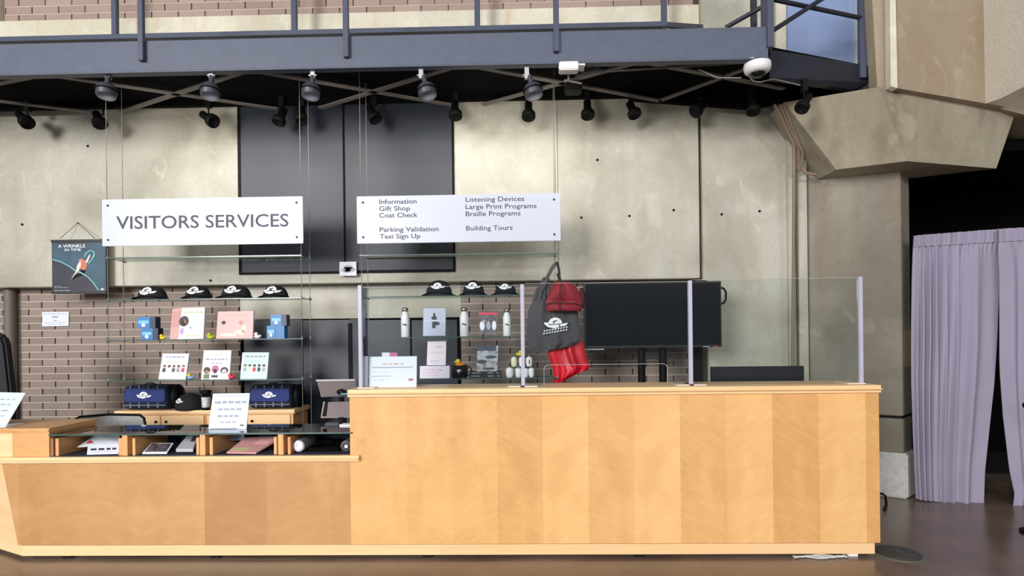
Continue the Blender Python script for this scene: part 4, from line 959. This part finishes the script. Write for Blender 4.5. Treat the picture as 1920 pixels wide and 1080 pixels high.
# --- little jars and duck pile
Yj = YT-.01
jars = [(948, 963, 693, 709, 'lower row, leftmost white round tub', 1), (966, 978, 692, 709, 'lower row, second white tub from left', 0), (979, 991, 693, 708, 'lower row tub behind the acrylic fin', 0), (991, 1002, 694, 707, 'lower row, rightmost square white tub', 0),
        (958, 970, 675, 690, 'upper row cream jar with small knob lid', 0), (973, 983, 676, 690, 'upper row pale pink jar at the fin', 0), (986, 999, 674, 690, 'upper row white jar with a brown figure', 0)]
jz0 = Z2[3]+.004; jh = 16*S(Yj)
for k, (a_, b_, y0, y1, lab, rd) in enumerate(jars):
    up_ = k >= 4
    a, b = at(a_, 700, Yj).x, at(b_, 700, Yj).x; cx = (a+b)/2; r = (b-a)/2; zz = jz0+(jh+.012+.004 if up_ else 0)
    t = thing('small_jar', (cx, Yj, zz), 'small jar in the cluster, '+lab, 'jar', 'small jars at the right end of the lower shelf')
    MB().lathe([(r*.75, 0), (r*.95, jh*.25), (r, jh*.8), (r*.85, jh)], (cx, Yj, zz), (0, 0, 1), 16).build('pot', WHITE if k != 4 else mat('jar_cream', (232, 226, 190), .5), t)
    MB().lathe([(r*.8, jh), (r*.8, jh+.004), (r*.2, jh+.006), (r*.2, jh+.014), (.001, jh+.015)], (cx, Yj, zz), (0, 0, 1), 12).build('lid', [WHITE, mat('lid_teal', (84, 190, 190), .4), mat('lid_slate', (70, 96, 104), .4), mat('lid_tan', (190, 160, 120), .4), WHITE, WHITE, WHITE][k], t)
    if k == 6: MB().box(cx-.004, cx+.004, Yj-r-.001, Yj-r+.006, zz+jh*.3, zz+jh*.8).build('figure', HAIR, t)
x0_, x1_ = at(952, 690, Yj).x, at(1000, 690, Yj).x
tag(MB().box(x0_, x1_, Yj-.03, Yj+.03, jz0+jh+.012, jz0+jh+.0155).build('riser_tray', GLASS), 'small clear tray between the two rows of jars', 'tray')
duck(967, 979, jz0+2*jh+.031, YEL, LIME, 'yellow rubber duck perched on top of the jar cluster', 1, Y=Yj)

# ================================================================== CREDENZA and its load
YK = 4.78
zcr = at(400, 769, YK).z
cr = thing('credenza', (at(400, 800, YK).x, YK+.2, 0), 'low maple credenza with small knobs against the back wall', 'cabinet')
a, b = at(216, 775, YK).x, at(553, 775, YK).x
MB().box(a, b, YK-.02, YK+.34, zcr-.035, zcr).build('top', MAPLE_S, cr, bevel=.012, seg=4)
MB().box(a+.02, b-.02, YK+.012, YK+.33, .04, zcr-.035).build('body', MAPLE_I, cr)
for k, (p0, p1) in enumerate(((222, 300), (303, 382), (388, 462), (465, 544))):
    x0, x1 = at(p0, 790, YK).x, at(p1, 790, YK).x
    dr = MB().box(x0, x1, YK, YK+.012, zcr-.16, zcr-.045).build('drawer', MAPLE_S, cr, bevel=.003)
    d2_ = MB().box(x0, x1, YK, YK+.012, .06, zcr-.168).build('door', MAPLE_S, cr, bevel=.003)
    kx = at((293, 312, 455, 473)[k], 790, YK).x
    MB().lathe([(.009, 0), (.011, -.012), (.006, -.016)], (kx, YK, zcr-.095), (0, 1, 0), 12).build('knob', BLACK, dr)
    MB().lathe([(.009, 0), (.011, -.012), (.006, -.016)], (kx, YK, zcr-.168-.02), (0, 1, 0), 12).build('knob', BLACK, d2_)

def blanket(px0, px1, ytop, label, strap_side=True):
    Y = YK+.02; a, b = at(px0, 745, Y).x, at(px1, 745, Y).x; hh = at((px0+px1)/2, ytop, Y).z-zcr; W_ = (b-a)*.84
    t = thing('picnic_blanket', ((a+b)/2, Y+.1, zcr), label, 'blanket', 'rolled picnic blankets on the credenza')
    m = MB(); n = 24
    def sec(x, k, sx=1):     # super-ellipse cross section in YZ
        an = 2*PI*k/n; c_, s_ = math.cos(an), math.sin(an)
        return (x, Y+.10+.10*sx*math.copysign(abs(c_)**.55, c_), zcr+hh/2+hh/2*sx*math.copysign(abs(s_)**.55, s_))
    xs_ = [(a, .86), (a+.012, .97), (a+W_*.33, 1), (a+W_*.36, .97), (a+W_*.39, 1), (a+W_*.66, 1), (a+W_*.69, .97), (a+W_*.72, 1), (a+W_-.012, .97), (a+W_, .86)]
    vs = []
    for x, sx in xs_: vs += [sec(x, k, sx) for k in range(n)]
    vs = [(v[0], v[1], v[2] if v[2] > zcr else zcr+.001) for v in vs]
    m.add(vs, [(i*n+k, i*n+(k+1) % n, (i+1)*n+(k+1) % n, (i+1)*n+k) for i in range(len(xs_)-1) for k in range(n)]+[tuple(range(n-1, -1, -1)), tuple(range(len(vs)-n, len(vs)))], 0, True)
    m.build('roll', FNAVY, t)
    # side roll, darker
    m = MB(); m.ell((a+W_+(b-a-W_)*.42, Y+.11, zcr+hh*.5), ((b-a-W_)*.58, .09, hh*.5), 16, 10); m.build('roll_end', BLACK, t)
    fl_ = [(a+W_*.08, zcr+hh*.86), (a+W_*.97, zcr+hh*.84), (a+W_*.98, zcr+hh*.42), (a+W_*.93, zcr+hh*.32), (a+W_*.1, zcr+hh*.34), (a+W_*.03, zcr+hh*.42)]
    MB().prism(fl_, Y-.008, Y+.03).build('flap', FBLUE, t, bevel=.004)
    for u in (.16, .36, .57, .78):
        MB().box(a+W_*u, a+W_*u+.012, Y-.002, Y+.03, zcr+hh*.1, zcr+hh*.3).build('plaid_stripe', FGREY, t)
        MB().box(a+W_*u, a+W_*u+.008, Y+.004, Y+.04, zcr+hh*.86, zcr+hh*.98).build('plaid_stripe', FGREY, t)
    MB().box(a+.01, a+W_-.01, Y-.001, Y+.03, zcr+hh*.18, zcr+hh*.22).build('plaid_stripe', FGREY, t)
    logo('logo', a+W_*.5, zcr+hh*.60, W_*.33, lambda x, z: Y-.009, t, .0015)
    MB().tube([(a+W_*.4, Y+.06, zcr+hh*.99), (a+W_*.45, Y+.06, zcr+hh+.012), (a+W_*.6, Y+.06, zcr+hh+.012), (a+W_*.65, Y+.06, zcr+hh*.99)], .006, 8).build('handle', FNAVY, t)
blanket(230, 328, 722, 'rolled blue plaid blanket with white logo at the left of the credenza')
blanket(466, 560, 722, 'rolled blue blanket with white logo at the right of the credenza')
# beanie
def beanie(px0, px1, ytop):
    Y = YK+.05; a, b = at(px0, 755, Y).x, at(px1, 755, Y).x; cx = (a+b)/2; hh = at((px0+px1)/2, ytop, Y).z-zcr; rx = (b-a)/2
    t = thing('beanie', (cx, Y, zcr), 'black knitted beanie with white logo between the blanket and the tumbler', 'hat')
    MB().lathe([(rx*.94, 0), (rx, .01), (rx, hh*.3), (rx*.97, hh*.32)], (cx, Y+.02, zcr), (0, 0, 1), 24).build('cuff', CAPBLK, t)
    MB().ell((cx, Y+.02, zcr+hh*.28), (rx*.97, rx*.97, hh*.72), 24, 8, half=True).build('crown', CAPBLK, t)
    def yf(x, z):
        s_ = min(.95, max(0, (z-zcr-hh*.28)/(hh*.72))); u = min(.95, abs(x-cx)/(rx*.97)); return Y+.02-rx*.97*math.sqrt(max(.02, 1-s_*s_-u*u))-.003
    logo('logo', cx-rx*.35, zcr+hh*.58, rx*.75, yf, t, .002)
beanie(329, 379, 737)
Y = YK-.0; cx = at(384, 750, Y).x; r = 8.5*S(Y); hh = at(384, 732, Y).z-zcr
t = thing('tumbler', (cx, Y+.02, zcr), 'black lidded travel tumbler with a pale picture band on the credenza', 'tumbler')
MB().lathe([(r*.8, 0), (r, hh*.9), (r*.98, hh*.9)], (cx, Y+.02, zcr), (0, 0, 1), 22).build('body', MUG, t)
MB().lathe([(r*1.1, hh*.86), (r*1.12, hh*.9), (r*1.12, hh*.96), (r*.9, hh), (.001, hh)], (cx, Y+.02, zcr), (0, 0, 1), 22).build('lid', BLACK, t)
MB().lathe([(r*.85, hh*.14), (r*.97, hh*.66)], (cx, Y+.019, zcr), (0, 0, 1), 22).build('picture_band', mat('band_pale', (196, 198, 204), .5, var=.3, vscale=40), t)
MB().tube([(cx-.012, Y+.02, zcr+hh), (cx-.026, Y+.03, zcr+hh+.06)], .003, 6).build('straw', BLACK, t)

# --- mesh office chair (back only shows) and dark chair at left
YO = 4.25
t = thing('office_chair', (at(205, 800, YO).x, YO, 0), 'grey mesh backed office chair behind the display case', 'chair')
ol = [at(px, py, YO) for px, py in ((137, 816), (141, 786), (150, 781.5), (205, 777), (262, 778), (270, 784), (276, 816), (255, 850), (160, 850))]
MB().tube([tuple(p) for p in ol]+[tuple(ol[0])], .010, 8).build('back_frame', BLACK, t)
m = MB(); m.prism([(p.x, p.z) for p in ol], YO-.002, YO+.004); m.build('backrest', mat('mesh_grey', (150, 150, 150), .8, var=.12, vscale=50), t)
cx = at(205, 800, YO).x
MB().box(cx-.24, cx+.24, YO-.42, YO-.02, .42, .49).build('seat', BLACK, t, bevel=.03)
MB().tube([(cx, YO-.2, .42), (cx, YO-.2, .1)], .03, 10).build('column', BLACK, t)
for k in range(5):
    an = 2*PI*k/5; lg = MB().tube([(cx, YO-.2, .1), (cx+.28*math.cos(an), YO-.2+.28*math.sin(an), .06)], .018, 8).build('leg', BLACK, t)
    MB().lathe([(.028, -.012), (.028, .012)], (cx+.28*math.cos(an), YO-.2+.28*math.sin(an), .028), (math.sin(an), -math.cos(an), 0), 12).build('caster', BLACK, lg)
MB().box(cx-.03, cx+.03, YO-.01, YO+.05, .45, .7).build('back_support', BLACK, t)

YL = 4.14
t = thing('high_back_chair', (at(-40, 700, YL).x, YL, 0), 'black high backed chair cut by the left edge of the picture', 'chair')
pl_ = [at(px, py, YL) for px, py in ((-110, 850), (19, 850), (18, 735), (12, 680), (8, 645), (2, 630), (-12, 624), (-80, 624), (-98, 650), (-104, 740))]
MB().prism([(p.x, p.z) for p in pl_], YL, YL+.07).build('backrest', mat('chair_black', (14, 15, 22), .7), t, bevel=.015)
xc = at(-45, 700, YL).x
MB().box(xc-.24, xc+.24, YL-.4, YL+.0, .42, .5).build('seat', BLACK, t, bevel=.02)
for sx in (-1, 1):
    for yy in (YL-.36, YL-.04): MB().tube([(xc+sx*.2, yy, .42), (xc+sx*.22, yy, 0)], .015, 8).build('leg', BLACK, t)

# --- tablets and card reader
YQ = 4.05
def panelq(name, quad, th, m, parent, dy=(0, 0, 0, 0)):
    P_ = [at(px, py, Y_) for px, py, Y_ in quad]
    return MB().hull2(P_, [p+Vector((0, th, 0)) for p in P_]).build(name, m, parent, bevel=.002)
t = thing('point_of_sale_tablet', tuple(at(630, 740, YQ)), 'taupe backed tablet on a stand with a pale top edge, behind the counter corner', 'tablet')
panelq('back_panel', [(602, 745, YQ), (668, 741, YQ), (668, 714, YQ+.05), (594, 715, YQ+.05)], .012, TABBACK, t)
panelq('top_edge', [(592, 715, YQ+.045), (666, 714, YQ+.045), (665, 711, YQ+.05), (592, 712, YQ+.05)], .02, mat('edge_pale_lilac', (190, 186, 196), .4), t)
p = at(640, 735, YQ-.02); MB().ell(tuple(p), (.035, .02, .022), 12, 6).build('card_slot', BLACK, t)
a, b, c, d = R(639, 737, 651, 740, YQ-.04); MB().box(a, b, YQ-.045, YQ-.03, c, d).build('status_light', mat('teal', (60, 140, 150), .4), t)
MB().tube([at(640, 745, YQ+.02), (at(640, 745, YQ+.02).x, YQ+.05, .73)], .02, 10).build('stand', BLACK, t)
YQ2 = 3.95
t = thing('till_screen', tuple(at(632, 795, YQ2)), 'taupe backed till screen with a black side edge above the card reader', 'tablet')
panelq('back_panel', [(612, 781, YQ2), (664, 780, YQ2), (664, 753, YQ2+.04), (615, 754, YQ2+.04)], .012, TABBACK, t)
panelq('black_edge', [(604, 781, YQ2), (611.5, 781, YQ2), (614.5, 754, YQ2+.04), (609, 754, YQ2+.04)], .014, BLACK, t)
panelq('bottom_edge', [(602, 784, YQ2-.005), (664, 783, YQ2-.005), (664, 780.5, YQ2), (603, 781, YQ2)], .02, mat('edge_taupe', (140, 128, 128), .4), t)
panelq('side_edge', [(601, 784, YQ2), (604, 784, YQ2), (609, 753, YQ2+.04), (606, 753, YQ2+.04)], .014, mat('edge_taupe', (140, 128, 128), .4), t)
MB().tube([(at(640, 783, YQ2).x, YQ2+.02, at(640, 782, YQ2).z), (at(640, 783, YQ2).x, YQ2+.02, .73)], .03, 10).build('stand', BLACK, t)
p = at(628, 798, YC+.30)
t = thing('card_reader', (p.x, YC+.28, zg+.008), 'small grey keypad card reader standing on the display case glass', 'card reader')
a, b, c, d = R(611, 792, 637, 806, YC+.28); MB().box(a, b, YC+.26, YC+.32, zg+.008, d).build('body', DKP, t, bevel=.004)
for i in range(4): 
    xx = a+(b-a)*(.14+.22*i); MB().box(xx, xx+(b-a)*.13, YC+.257, YC+.26, zg+.02, d-.008).build('key', GREYP, t)
a, b, c, d = R(640, 799, 662, 805, YC+.28); tag(MB().box(a, b, YC+.24, YC+.32, zg+.008, zg+.018).build('receipt_slip', PAPER, bevel=.001), 'small white paper block on the glass beside the card reader', 'paper')

# ================================================================== HANGING BAGS
hk = at(1044, 486, 4.40)
t = thing('bag_hook', tuple(hk), 'small steel hook hanging from the right shelf corner holding the bags', 'hook')
HY = 4.40
MB().tube([(at(1043, 478, YS0).x, YS0-.03, at(1043, 478, YS0).z), (at(1045, 483, HY).x, HY, at(1045, 483, HY).z), tuple(at(1047, 490, HY)), tuple(at(1042, 494, HY)), tuple(at(1040, 489, HY))], .0035, 8).build('wire', STEEL, t)
def bag(name, rows, Y, bulge, m, parent, seed=0, folds=5, amp=.012, nu=24, sub=4):
    """rows: (py, xl, xr)"""
    rr = []
    for i in range(len(rows)-1):
        for k in range(sub):
            f = k/sub; A, B = rows[i], rows[i+1]; rr.append(tuple(A[j]*(1-f)+B[j]*f for j in range(len(A))))
    rr.append(rows[-1]); n = len(rr); rnd = random.Random(seed); ph = [rnd.uniform(0, 6) for _ in range(4)]
    mb = MB()
    for side in (-1, 1):
        vs = []
        for j, row in enumerate(rr):
            py, xl_, xr_ = row[:3]; sk = row[3] if len(row) > 3 else 0
            for i in range(nu+1):
                u = i/nu; px = xl_+(xr_-xl_)*u; q = at(px, py+sk*(u-.5), Y); v = j/(n-1)
                prof = math.sin(PI*u)**.6*math.sin(PI*min(1, .12+v*.95) if v < .93 else PI*.05)**.5 if 0 < u < 1 else 0
                w_ = amp*math.sin(PI*u)*(math.sin(u*folds*PI+ph[0]+2*v)+.6*math.sin(u*folds*1.9*PI+ph[1]-3*v)+.5*math.sin(v*7+ph[2]+u*4))
                vs.append((q.x, Y+side*bulge*prof+(w_ if side < 0 else w_*.5), q.z))
        mb.add(vs, [(j*(nu+1)+i, j*(nu+1)+i+1, (j+1)*(nu+1)+i+1, (j+1)*(nu+1)+i) for j in range(n-1) for i in range(nu)], 0, True)
    return mb.build(name, m, parent)
t = thing('tote_bag', tuple(at(1035, 600, HY)), 'charcoal tote bag with white logo hanging from the shelf hook', 'bag')
bag('body', [(560, 1000, 1066, -10), (580, 990, 1082, -4), (600, 989, 1086, 2), (625, 988, 1092, 2), (640, 990, 1091, -4), (648, 994, 1086, -14), (655, 1004, 1066, -10)], HY+.04, .03, TOTE, t, 3, 5, .012)
bag('side_fold', [(520, 1018, 1030, 0), (545, 1004, 1034, 0), (575, 995, 1040, 0), (610, 991, 1040, 0), (650, 992, 1040, 0)], HY+.07, .02, TOTE, t, 5, 4, .01)
def strap(pts, w_, name, m, parent, th=.004):
    P_ = [at(*p) for p in pts]; mb = MB(); fr = []; 
    for i, p in enumerate(P_):
        d = (P_[min(i+1, len(P_)-1)]-P_[max(i-1, 0)]).normalized(); s_ = Vector((d.z, 0, -d.x)).normalized()*w_/2; fr.append((p-s_, p+s_))
    for i in range(len(P_)-1):
        q = [fr[i][0], fr[i][1], fr[i+1][1], fr[i+1][0]]; mb.hull2(q, [x+Vector((0, th, 0)) for x in q])
    return mb.build(name, m, parent)
strap([(1044, 491, HY), (1034, 505, HY+.01), (1024, 525, HY+.02), (1014, 545, HY+.03), (1008, 570, HY+.03)], .028, 'strap', TOTE, t)
strap([(1044, 491, HY-.006), (1048, 505, HY-.002), (1050, 535, HY+.0)], .02, 'strap', TOTE_D, t)
YLg = HY+.04-.045
mb = MB(); cxl, czl = at(1042, 606, YLg).x, at(1042, 606, YLg).z; sx = S(YLg)
P_, D_ = logo_polys(cxl, czl, 44*sx)
for k, p in enumerate(P_): mb.prism(p, YLg-.001-.0003*k, YLg+.004, 0)
for p in D_: mb.prism(p, YLg-.003, YLg, 1)
rnd = random.Random(4)
for row in range(2):
    for k in range(9):
        x = at(1019+k*5.2-row*1, 622-k*.9+row*5, YLg); mb.prism([(x.x, x.z), (x.x+3.6*sx, x.z+.002), (x.x+3.6*sx, x.z+3*sx), (x.x+1*sx, x.z+2.4*sx)], YLg-.001, YLg+.003, 0)
mb.build('logo', [LOGO, LOGOD], t)
# burgundy cap shaped pouch
t = thing('burgundy_hat', tuple(at(1056, 585, HY-.05)), 'burgundy fabric hat hanging in front of the charcoal tote', 'hat')
bag('crown', [(529, 1042, 1068, 0), (537, 1034, 1080, 0), (550, 1029, 1088, 2), (560, 1026, 1091, 2), (569, 1023, 1092, 2)], HY-.03, .05, BURG, t, 8, 3, .006)
bag('band', [(569, 1023, 1092, 2), (575, 1023, 1092, 2), (583, 1024, 1091, 0), (584, 1026, 1089, 0)], HY-.035, .052, BURG, t, 9, 3, .004)
strap([(1052, 528, HY-.085), (1050, 545, HY-.088), (1049, 583, HY-.092)], .007, 'seam', BURG_D, t)
strap([(1023, 572, HY-.05), (1035, 567, HY-.088), (1060, 567, HY-.093), (1080, 569, HY-.088), (1092, 573, HY-.05)], .006, 'seam', BURG_D, t)
strap([(1046, 512, HY-.01), (1051, 530, HY-.04)], .026, 'hanging_loop', TOTE_D, t)
bag('side_pocket', [(540, 1087, 1093, 0), (550, 1086, 1098, 0), (570, 1088, 1097, 0), (578, 1089, 1094, 0)], HY-.02, .02, BURG_D, t, 2, 2, .002)
# red nylon bag
t = thing('red_bag', tuple(at(1065, 690, HY)), 'crumpled bright red nylon bag hanging below the tote', 'bag')
bag('body', [(636, 1056, 1088, -6), (648, 1030, 1094, -14), (658, 1027, 1096, -8), (675, 1031, 1101, -2), (688, 1036, 1106, -2), (698, 1038, 1102, -8), (708, 1040, 1082, -14), (717, 1042, 1056, -4)], HY+.12, .035, RED, t, 12, 4, .016)
strap([(1064, 600, HY+.08), (1066, 650, HY+.04)], .02, 'strap', TOTE_D, t)

# ================================================================== TV ON STAND
YV = 4.62
a, b, c, d = R(1095, 528.5, 1353, 652, YV)
t = thing('display_monitor', ((a+b)/2, YV, 0), 'large black flat screen on a twin pole stand behind the acrylic screens', 'television')
MB().box(a, b, YV, YV+.06, c, d).build('housing', BEZEL, t, bevel=.004)
MB().box(a+.012, b-.01, YV-.003, YV, c+.02, d-.012).build('screen', SCREEN, t)
MB().box(a, a+.16, YV-.004, YV+.02, c-.012, c-.004).build('pen_tray', mat('tray_silver', (176, 180, 184), .4), t)
x_ = at(1318, 650, YV).x; MB().box(x_, x_+.05, YV-.006, YV, c+.002, c+.008).build('badge', GREYP, t)
x_ = at(1338, 650, YV).x; MB().box(x_, x_+.03, YV-.006, YV, c+.002, c+.009).build('badge', REDP, t)
hx = b; pts = [at(px, py, YV+.03) for px, py in ((1351, 539), (1357, 541), (1361, 548), (1361, 561), (1357, 568), (1351, 570))]
MB().tube(pts, .009, 8).build('handle', BLACK, t)
pts = [at(px, py, YV+.03) for px, py in ((1097, 541), (1091, 544), (1088, 551), (1088, 560), (1091, 567), (1097, 570))]
MB().tube(pts, .009, 8).build('handle', BLACK, t)
for px in (1203, 1243):
    x = at(px, 690, YV+.1).x; MB().tube([(x, YV+.1, .08), (x, YV+.1, d-.2)], .031, 16).build('pole', BLACK, t)
xm = at(1223, 690, YV+.1).x
MB().box(xm-.2, xm+.2, YV+.06, YV+.09, c+.1, d-.1).build('mount_plate', BLACK, t)
for sx in (-1, 1):
    MB().box(xm+sx*.3-.03, xm+sx*.3+.03, YV-.25, YV+.35, .05, .09).build('base_foot', BLACK, t, bevel=.01)
MB().box(xm-.3, xm+.3, YV+.06, YV+.14, .06, .1).build('base_bar', BLACK, t)
# narrow dark upright box behind at right, and low black monitor on desk
YB2 = 4.95
a, b, c, d = R(1300, 640, 1318, 722, YB2)
tag(MB().box(a, b, YB2, YB2+.12, 0, d).build('dark_upright', BLACK, bevel=.004), 'narrow black upright against the brick edge under the large screen', 'cabinet')
YM = 4.1
a, b, c, d = R(1334, 687, 1508, 720, YM)
t = thing('desk_monitor', ((a+b)/2, YM, .73), 'wide low black monitor back standing on the desk at right', 'monitor')
MB().box(a, b, YM, YM+.03, c-.1, d).build('housing', mat('monitor_dark', (34, 34, 42), .25), t, bevel=.003)
MB().box((a+b)/2-.08, (a+b)/2+.08, YM+.03, YM+.1, .735, c+.02).build('stand', BLACK, t)
MB().box((a+b)/2-.15, (a+b)/2+.15, YM-.05, YM+.14, .73, .74).build('base', BLACK, t)

# ================================================================== WALL NOTICES, POSTER
t = noticeboard('wall_notice', [(79, 612), (128.5, 611), (129, 584.5), (79, 585)], YR-.012, 0, mat('laminate_white', (222, 226, 238), .35), 'laminated white notice taped to the brick wall at left', 'notice',
                [(.06, .92, .84, .9, GREYP, 's'), (.38, .6, .58, .72, GREYP, 'b'), (.42, .58, .36, .44, GREYP, 'e'), (.1, .9, .24, .28, GREYP, 's'), (.2, .8, .12, .16, GREYP, 's')])
t = noticeboard('wall_placard', [(636.5, 517), (668.5, 517), (668, 490.5), (636.5, 491)], YW-.055, 0, PAPER, 'small white square placard with a dark oval at the foot of the black upper doors', 'notice',
                [(.08, .92, .22, .62, BWP, 'e'), (.25, .8, .45, .75, GREYP, 'e'), (.3, .7, .3, .46, DKP, 'e')])
YO2 = 5.02
t = thing('hanging_poster', tuple(at(148, 550, YO2)), 'dark teal theatre poster with a leaping figure hung by a cord', 'poster')
a, b, c, d = R(97.5, 450, 199, 550, YO2)
def PP(u, v): return (a+(b-a)*u, c+(d-c)*v)
MB().box(a, b, YO2, YO2+.006, c+.01, d-.01).build('sheet', TEALD, t)
MB().box(a-.004, b+.004, YO2-.008, YO2+.014, d-.018, d+.004).build('top_rail', BEZEL, t, bevel=.002)
MB().box(a-.002, b+.002, YO2-.008, YO2+.014, c-.004, c+.016).build('bottom_rail', BEZEL, t, bevel=.002)
upper = [PP(.02, .94), PP(.98, .94), PP(.98, .06), PP(.84, .06), PP(.76, .2), PP(.66, .31), PP(.55, .38), PP(.44, .42), PP(.34, .50), PP(.18, .59), PP(.02, .64)]
MB().prism(upper, YO2-.001, YO2).build('print', TEALP, t)
mb = MB()
for pts, r in (([(.02, .64), (.18, .59), (.34, .50), (.44, .42), (.55, .38), (.66, .31), (.76, .2), (.86, .05)], .0045), ([(.61, .68), (.64, .75), (.72, .80), (.79, .77), (.79, .7), (.74, .62), (.68, .56)], .005)):
    mb.tube([(PP(u, v)[0], YO2-.002, PP(u, v)[1]) for u, v in pts], [r*(1.6 if i == 4 else 1) for i in range(len(pts))], 6)
mb.build('streak_print', GLOWP, t)
mb = MB()
mb.prism([PP(.50, .62), PP(.56, .66), PP(.62, .60), PP(.66, .54), PP(.64, .46), PP(.58, .42), PP(.53, .46), PP(.52, .54)], YO2-.004, YO2-.001, 0)
mb.prism([PP(.62, .58), PP(.66, .57), PP(.72, .71), PP(.70, .72)], YO2-.0045, YO2-.001, 1)
mb.prism([PP(.54, .62), PP(.48, .54), PP(.44, .40), PP(.40, .34), PP(.36, .26), PP(.42, .34), PP(.50, .42), PP(.54, .52)], YO2-.0042, YO2-.001, 1)
mb.prism([PP(.55, .45), PP(.62, .42), PP(.58, .34), PP(.48, .32), PP(.38, .26), PP(.42, .33), PP(.52, .37)], YO2-.0048, YO2-.001, 2)
mb.build('figure_print', [FLESH, PINKL, BLACK], t)
text('lettering', 'A WRINKLE', PP(.12, 0)[0], PP(.62, 0)[0], PP(0, .86)[1], .028, YO2-.0015, LOGO, t)
text('lettering', 'IN TIME', PP(.24, 0)[0], PP(.54, 0)[0], PP(0, .795)[1], .022, YO2-.0015, LOGO, t)
mb = MB(); scrib(mb, PP(.05, 0)[0], PP(.16, 0)[0], PP(0, .13)[1], .008, YO2-.0012); scrib(mb, PP(.05, 0)[0], PP(.30, 0)[0], PP(0, .105)[1], .008, YO2-.0012); scrib(mb, PP(.05, 0)[0], PP(.34, 0)[0], PP(0, .045)[1], .012, YO2-.0012)
mb.build('small_print', GREYP, t)
logo('logo', PP(.93, 0)[0], PP(0, .07)[1], .04, lambda x, z: YO2-.001, t, .001)
ap = at(146, 418, YW-.01); l_ = at(113, 447, YO2); r_ = at(178, 447, YO2)
MB().tube([l_, ap, r_], .0022, 6).build('cord', BLACK, t)
MB().lathe([(.004, 0), (.004, .03)], (ap.x, YW-.02, ap.z), (0, 1, 0), 8).build('nail', BLACK, t)

# ================================================================== CURTAINS
def curtain(name, edges, nf, label, seed, ybase):
    """edges: rows (py_at_left, xl, py_at_right, xr)"""
    t = thing(name, tuple(at(edges[-1][1], edges[-1][0], ybase[0])), label, 'curtain', 'lilac curtains in the doorway')
    rnd = random.Random(seed); ph = [rnd.uniform(0, 6) for _ in range(4)]; nu = 140; nv = 28
    def fn(u, v, off=0):
        f = v*(len(edges)-1); i = min(int(f), len(edges)-2); k = f-i; E = [edges[i][j]*(1-k)+edges[i+1][j]*k for j in range(4)]
        px = E[1]+(E[3]-E[1])*u; py = E[0]+(E[2]-E[0])*u; Yb = ybase[0]+(ybase[1]-ybase[0])*u
        uu = 1-(1-u)**2.4 if nf > 5 else u
        am = .014+.034*min(1, v*3)
        am *= (1-.7*u)*min(1, .35+u*4) if nf > 5 else .45
        yy = Yb+am*math.sin(uu*nf*2*PI+ph[0]+.9*math.sin(v*2+ph[1]))+am*.4*math.sin(uu*nf*4.3*PI+ph[2]+v)+(.012*math.sin(u*nf*16) if v < .05 else 0)
        q = at(px, py, Yb); return (q.x, yy+off, q.z)
    mb = MB().grid(lambda u, v: fn(u, v), nu, nv); mb.grid(lambda u, v: fn(u, v, .004), nu, nv)
    mb.build('fabric', LILAC, t)
    mb = MB().grid(lambda u, v: tuple(Vector(fn(u, v*.045))+Vector((0, -.010-.006*math.sin(u*nf*40), 0))), nu, 3); mb.build('heading_tape', LILAC, t)
    return t
YCu = 4.66
z0 = 0
curtain('curtain', [(442, 1714, 429, 1880), (520, 1712, 520, 1876), (640, 1711, 640, 1872), (720, 1711, 720, 1866), (800, 1713, 800, 1857), (880, 1716, 884, 1848), (936, 1719, 948, 1846)], 7, 'lilac grey curtain panel hanging beside the concrete column', 3, (4.72, 4.64))
curtain('curtain', [(430, 1870, 418, 2040), (520, 1874, 510, 2044), (690, 1874, 690, 2050), (780, 1880, 780, 2050), (880, 1891, 880, 2050), (925, 1900, 930, 2050), (950, 1896, 962, 2050)], 3, 'lilac grey curtain panel at the right edge of the picture', 5, (4.60, 4.45))
a = at(1716, 447, 4.80); b = at(2050, 423, 4.62)
tag(MB().tube([a, b], .014, 10).build('curtain_rail', BLACK), 'black rail the lilac curtains hang from', 'rail')

# ================================================================== FLOOR BITS
p = atz(1682, 1037, 0)
t = thing('floor_box', (p.x, p.y, 0), 'round metal floor box cover set in the floor beside the counter', 'floor box')
MB().lathe([(.152, 0), (.150, .004), (.135, .005), (.133, .003), (.001, .003)], (p.x, p.y, 0), (0, 0, 1), 40).build('ring', mat('ring_grey', (120, 118, 110), .35, metal=.5), t)
MB().lathe([(.128, .002), (.128, .0045), (.001, .0045)], (p.x, p.y, 0), (0, 0, 1), 36).build('cover', mat('cover_dark', (74, 70, 64), .4, metal=.3), t)
p = atz(1930, 1003, 0)
t = thing('stanchion', (p.x+.1, p.y, 0), 'black round stand foot just reaching into the right edge', 'stand')
MB().lathe([(.13, 0), (.13, .012), (.06, .03), (.02, .04)], (p.x+.1, p.y, 0), (0, 0, 1), 28).build('foot', BLACK, t)
MB().tube([(p.x+.1, p.y, .03), (p.x+.1, p.y, 1.1)], .016, 12).build('pole', BLACK, t)
q = at(1921, 760, p.y); MB().tube([(p.x+.1, p.y, q.z), (q.x, p.y, q.z)], .02, 10).build('clip', BLACK, t)
cbl = MB().tube([at(1649, 925, 4.6), at(1655, 926, 4.6), at(1660, 930, 4.6), Vector((at(1662, 936, 4.6).x, 4.6, .01)), Vector((at(1650, 936, 4.5).x, 4.45, .008))], .009, 8)
tag(cbl.build('power_cord', BLACK), 'black cord looping to the floor between counter and column plinth', 'cord')
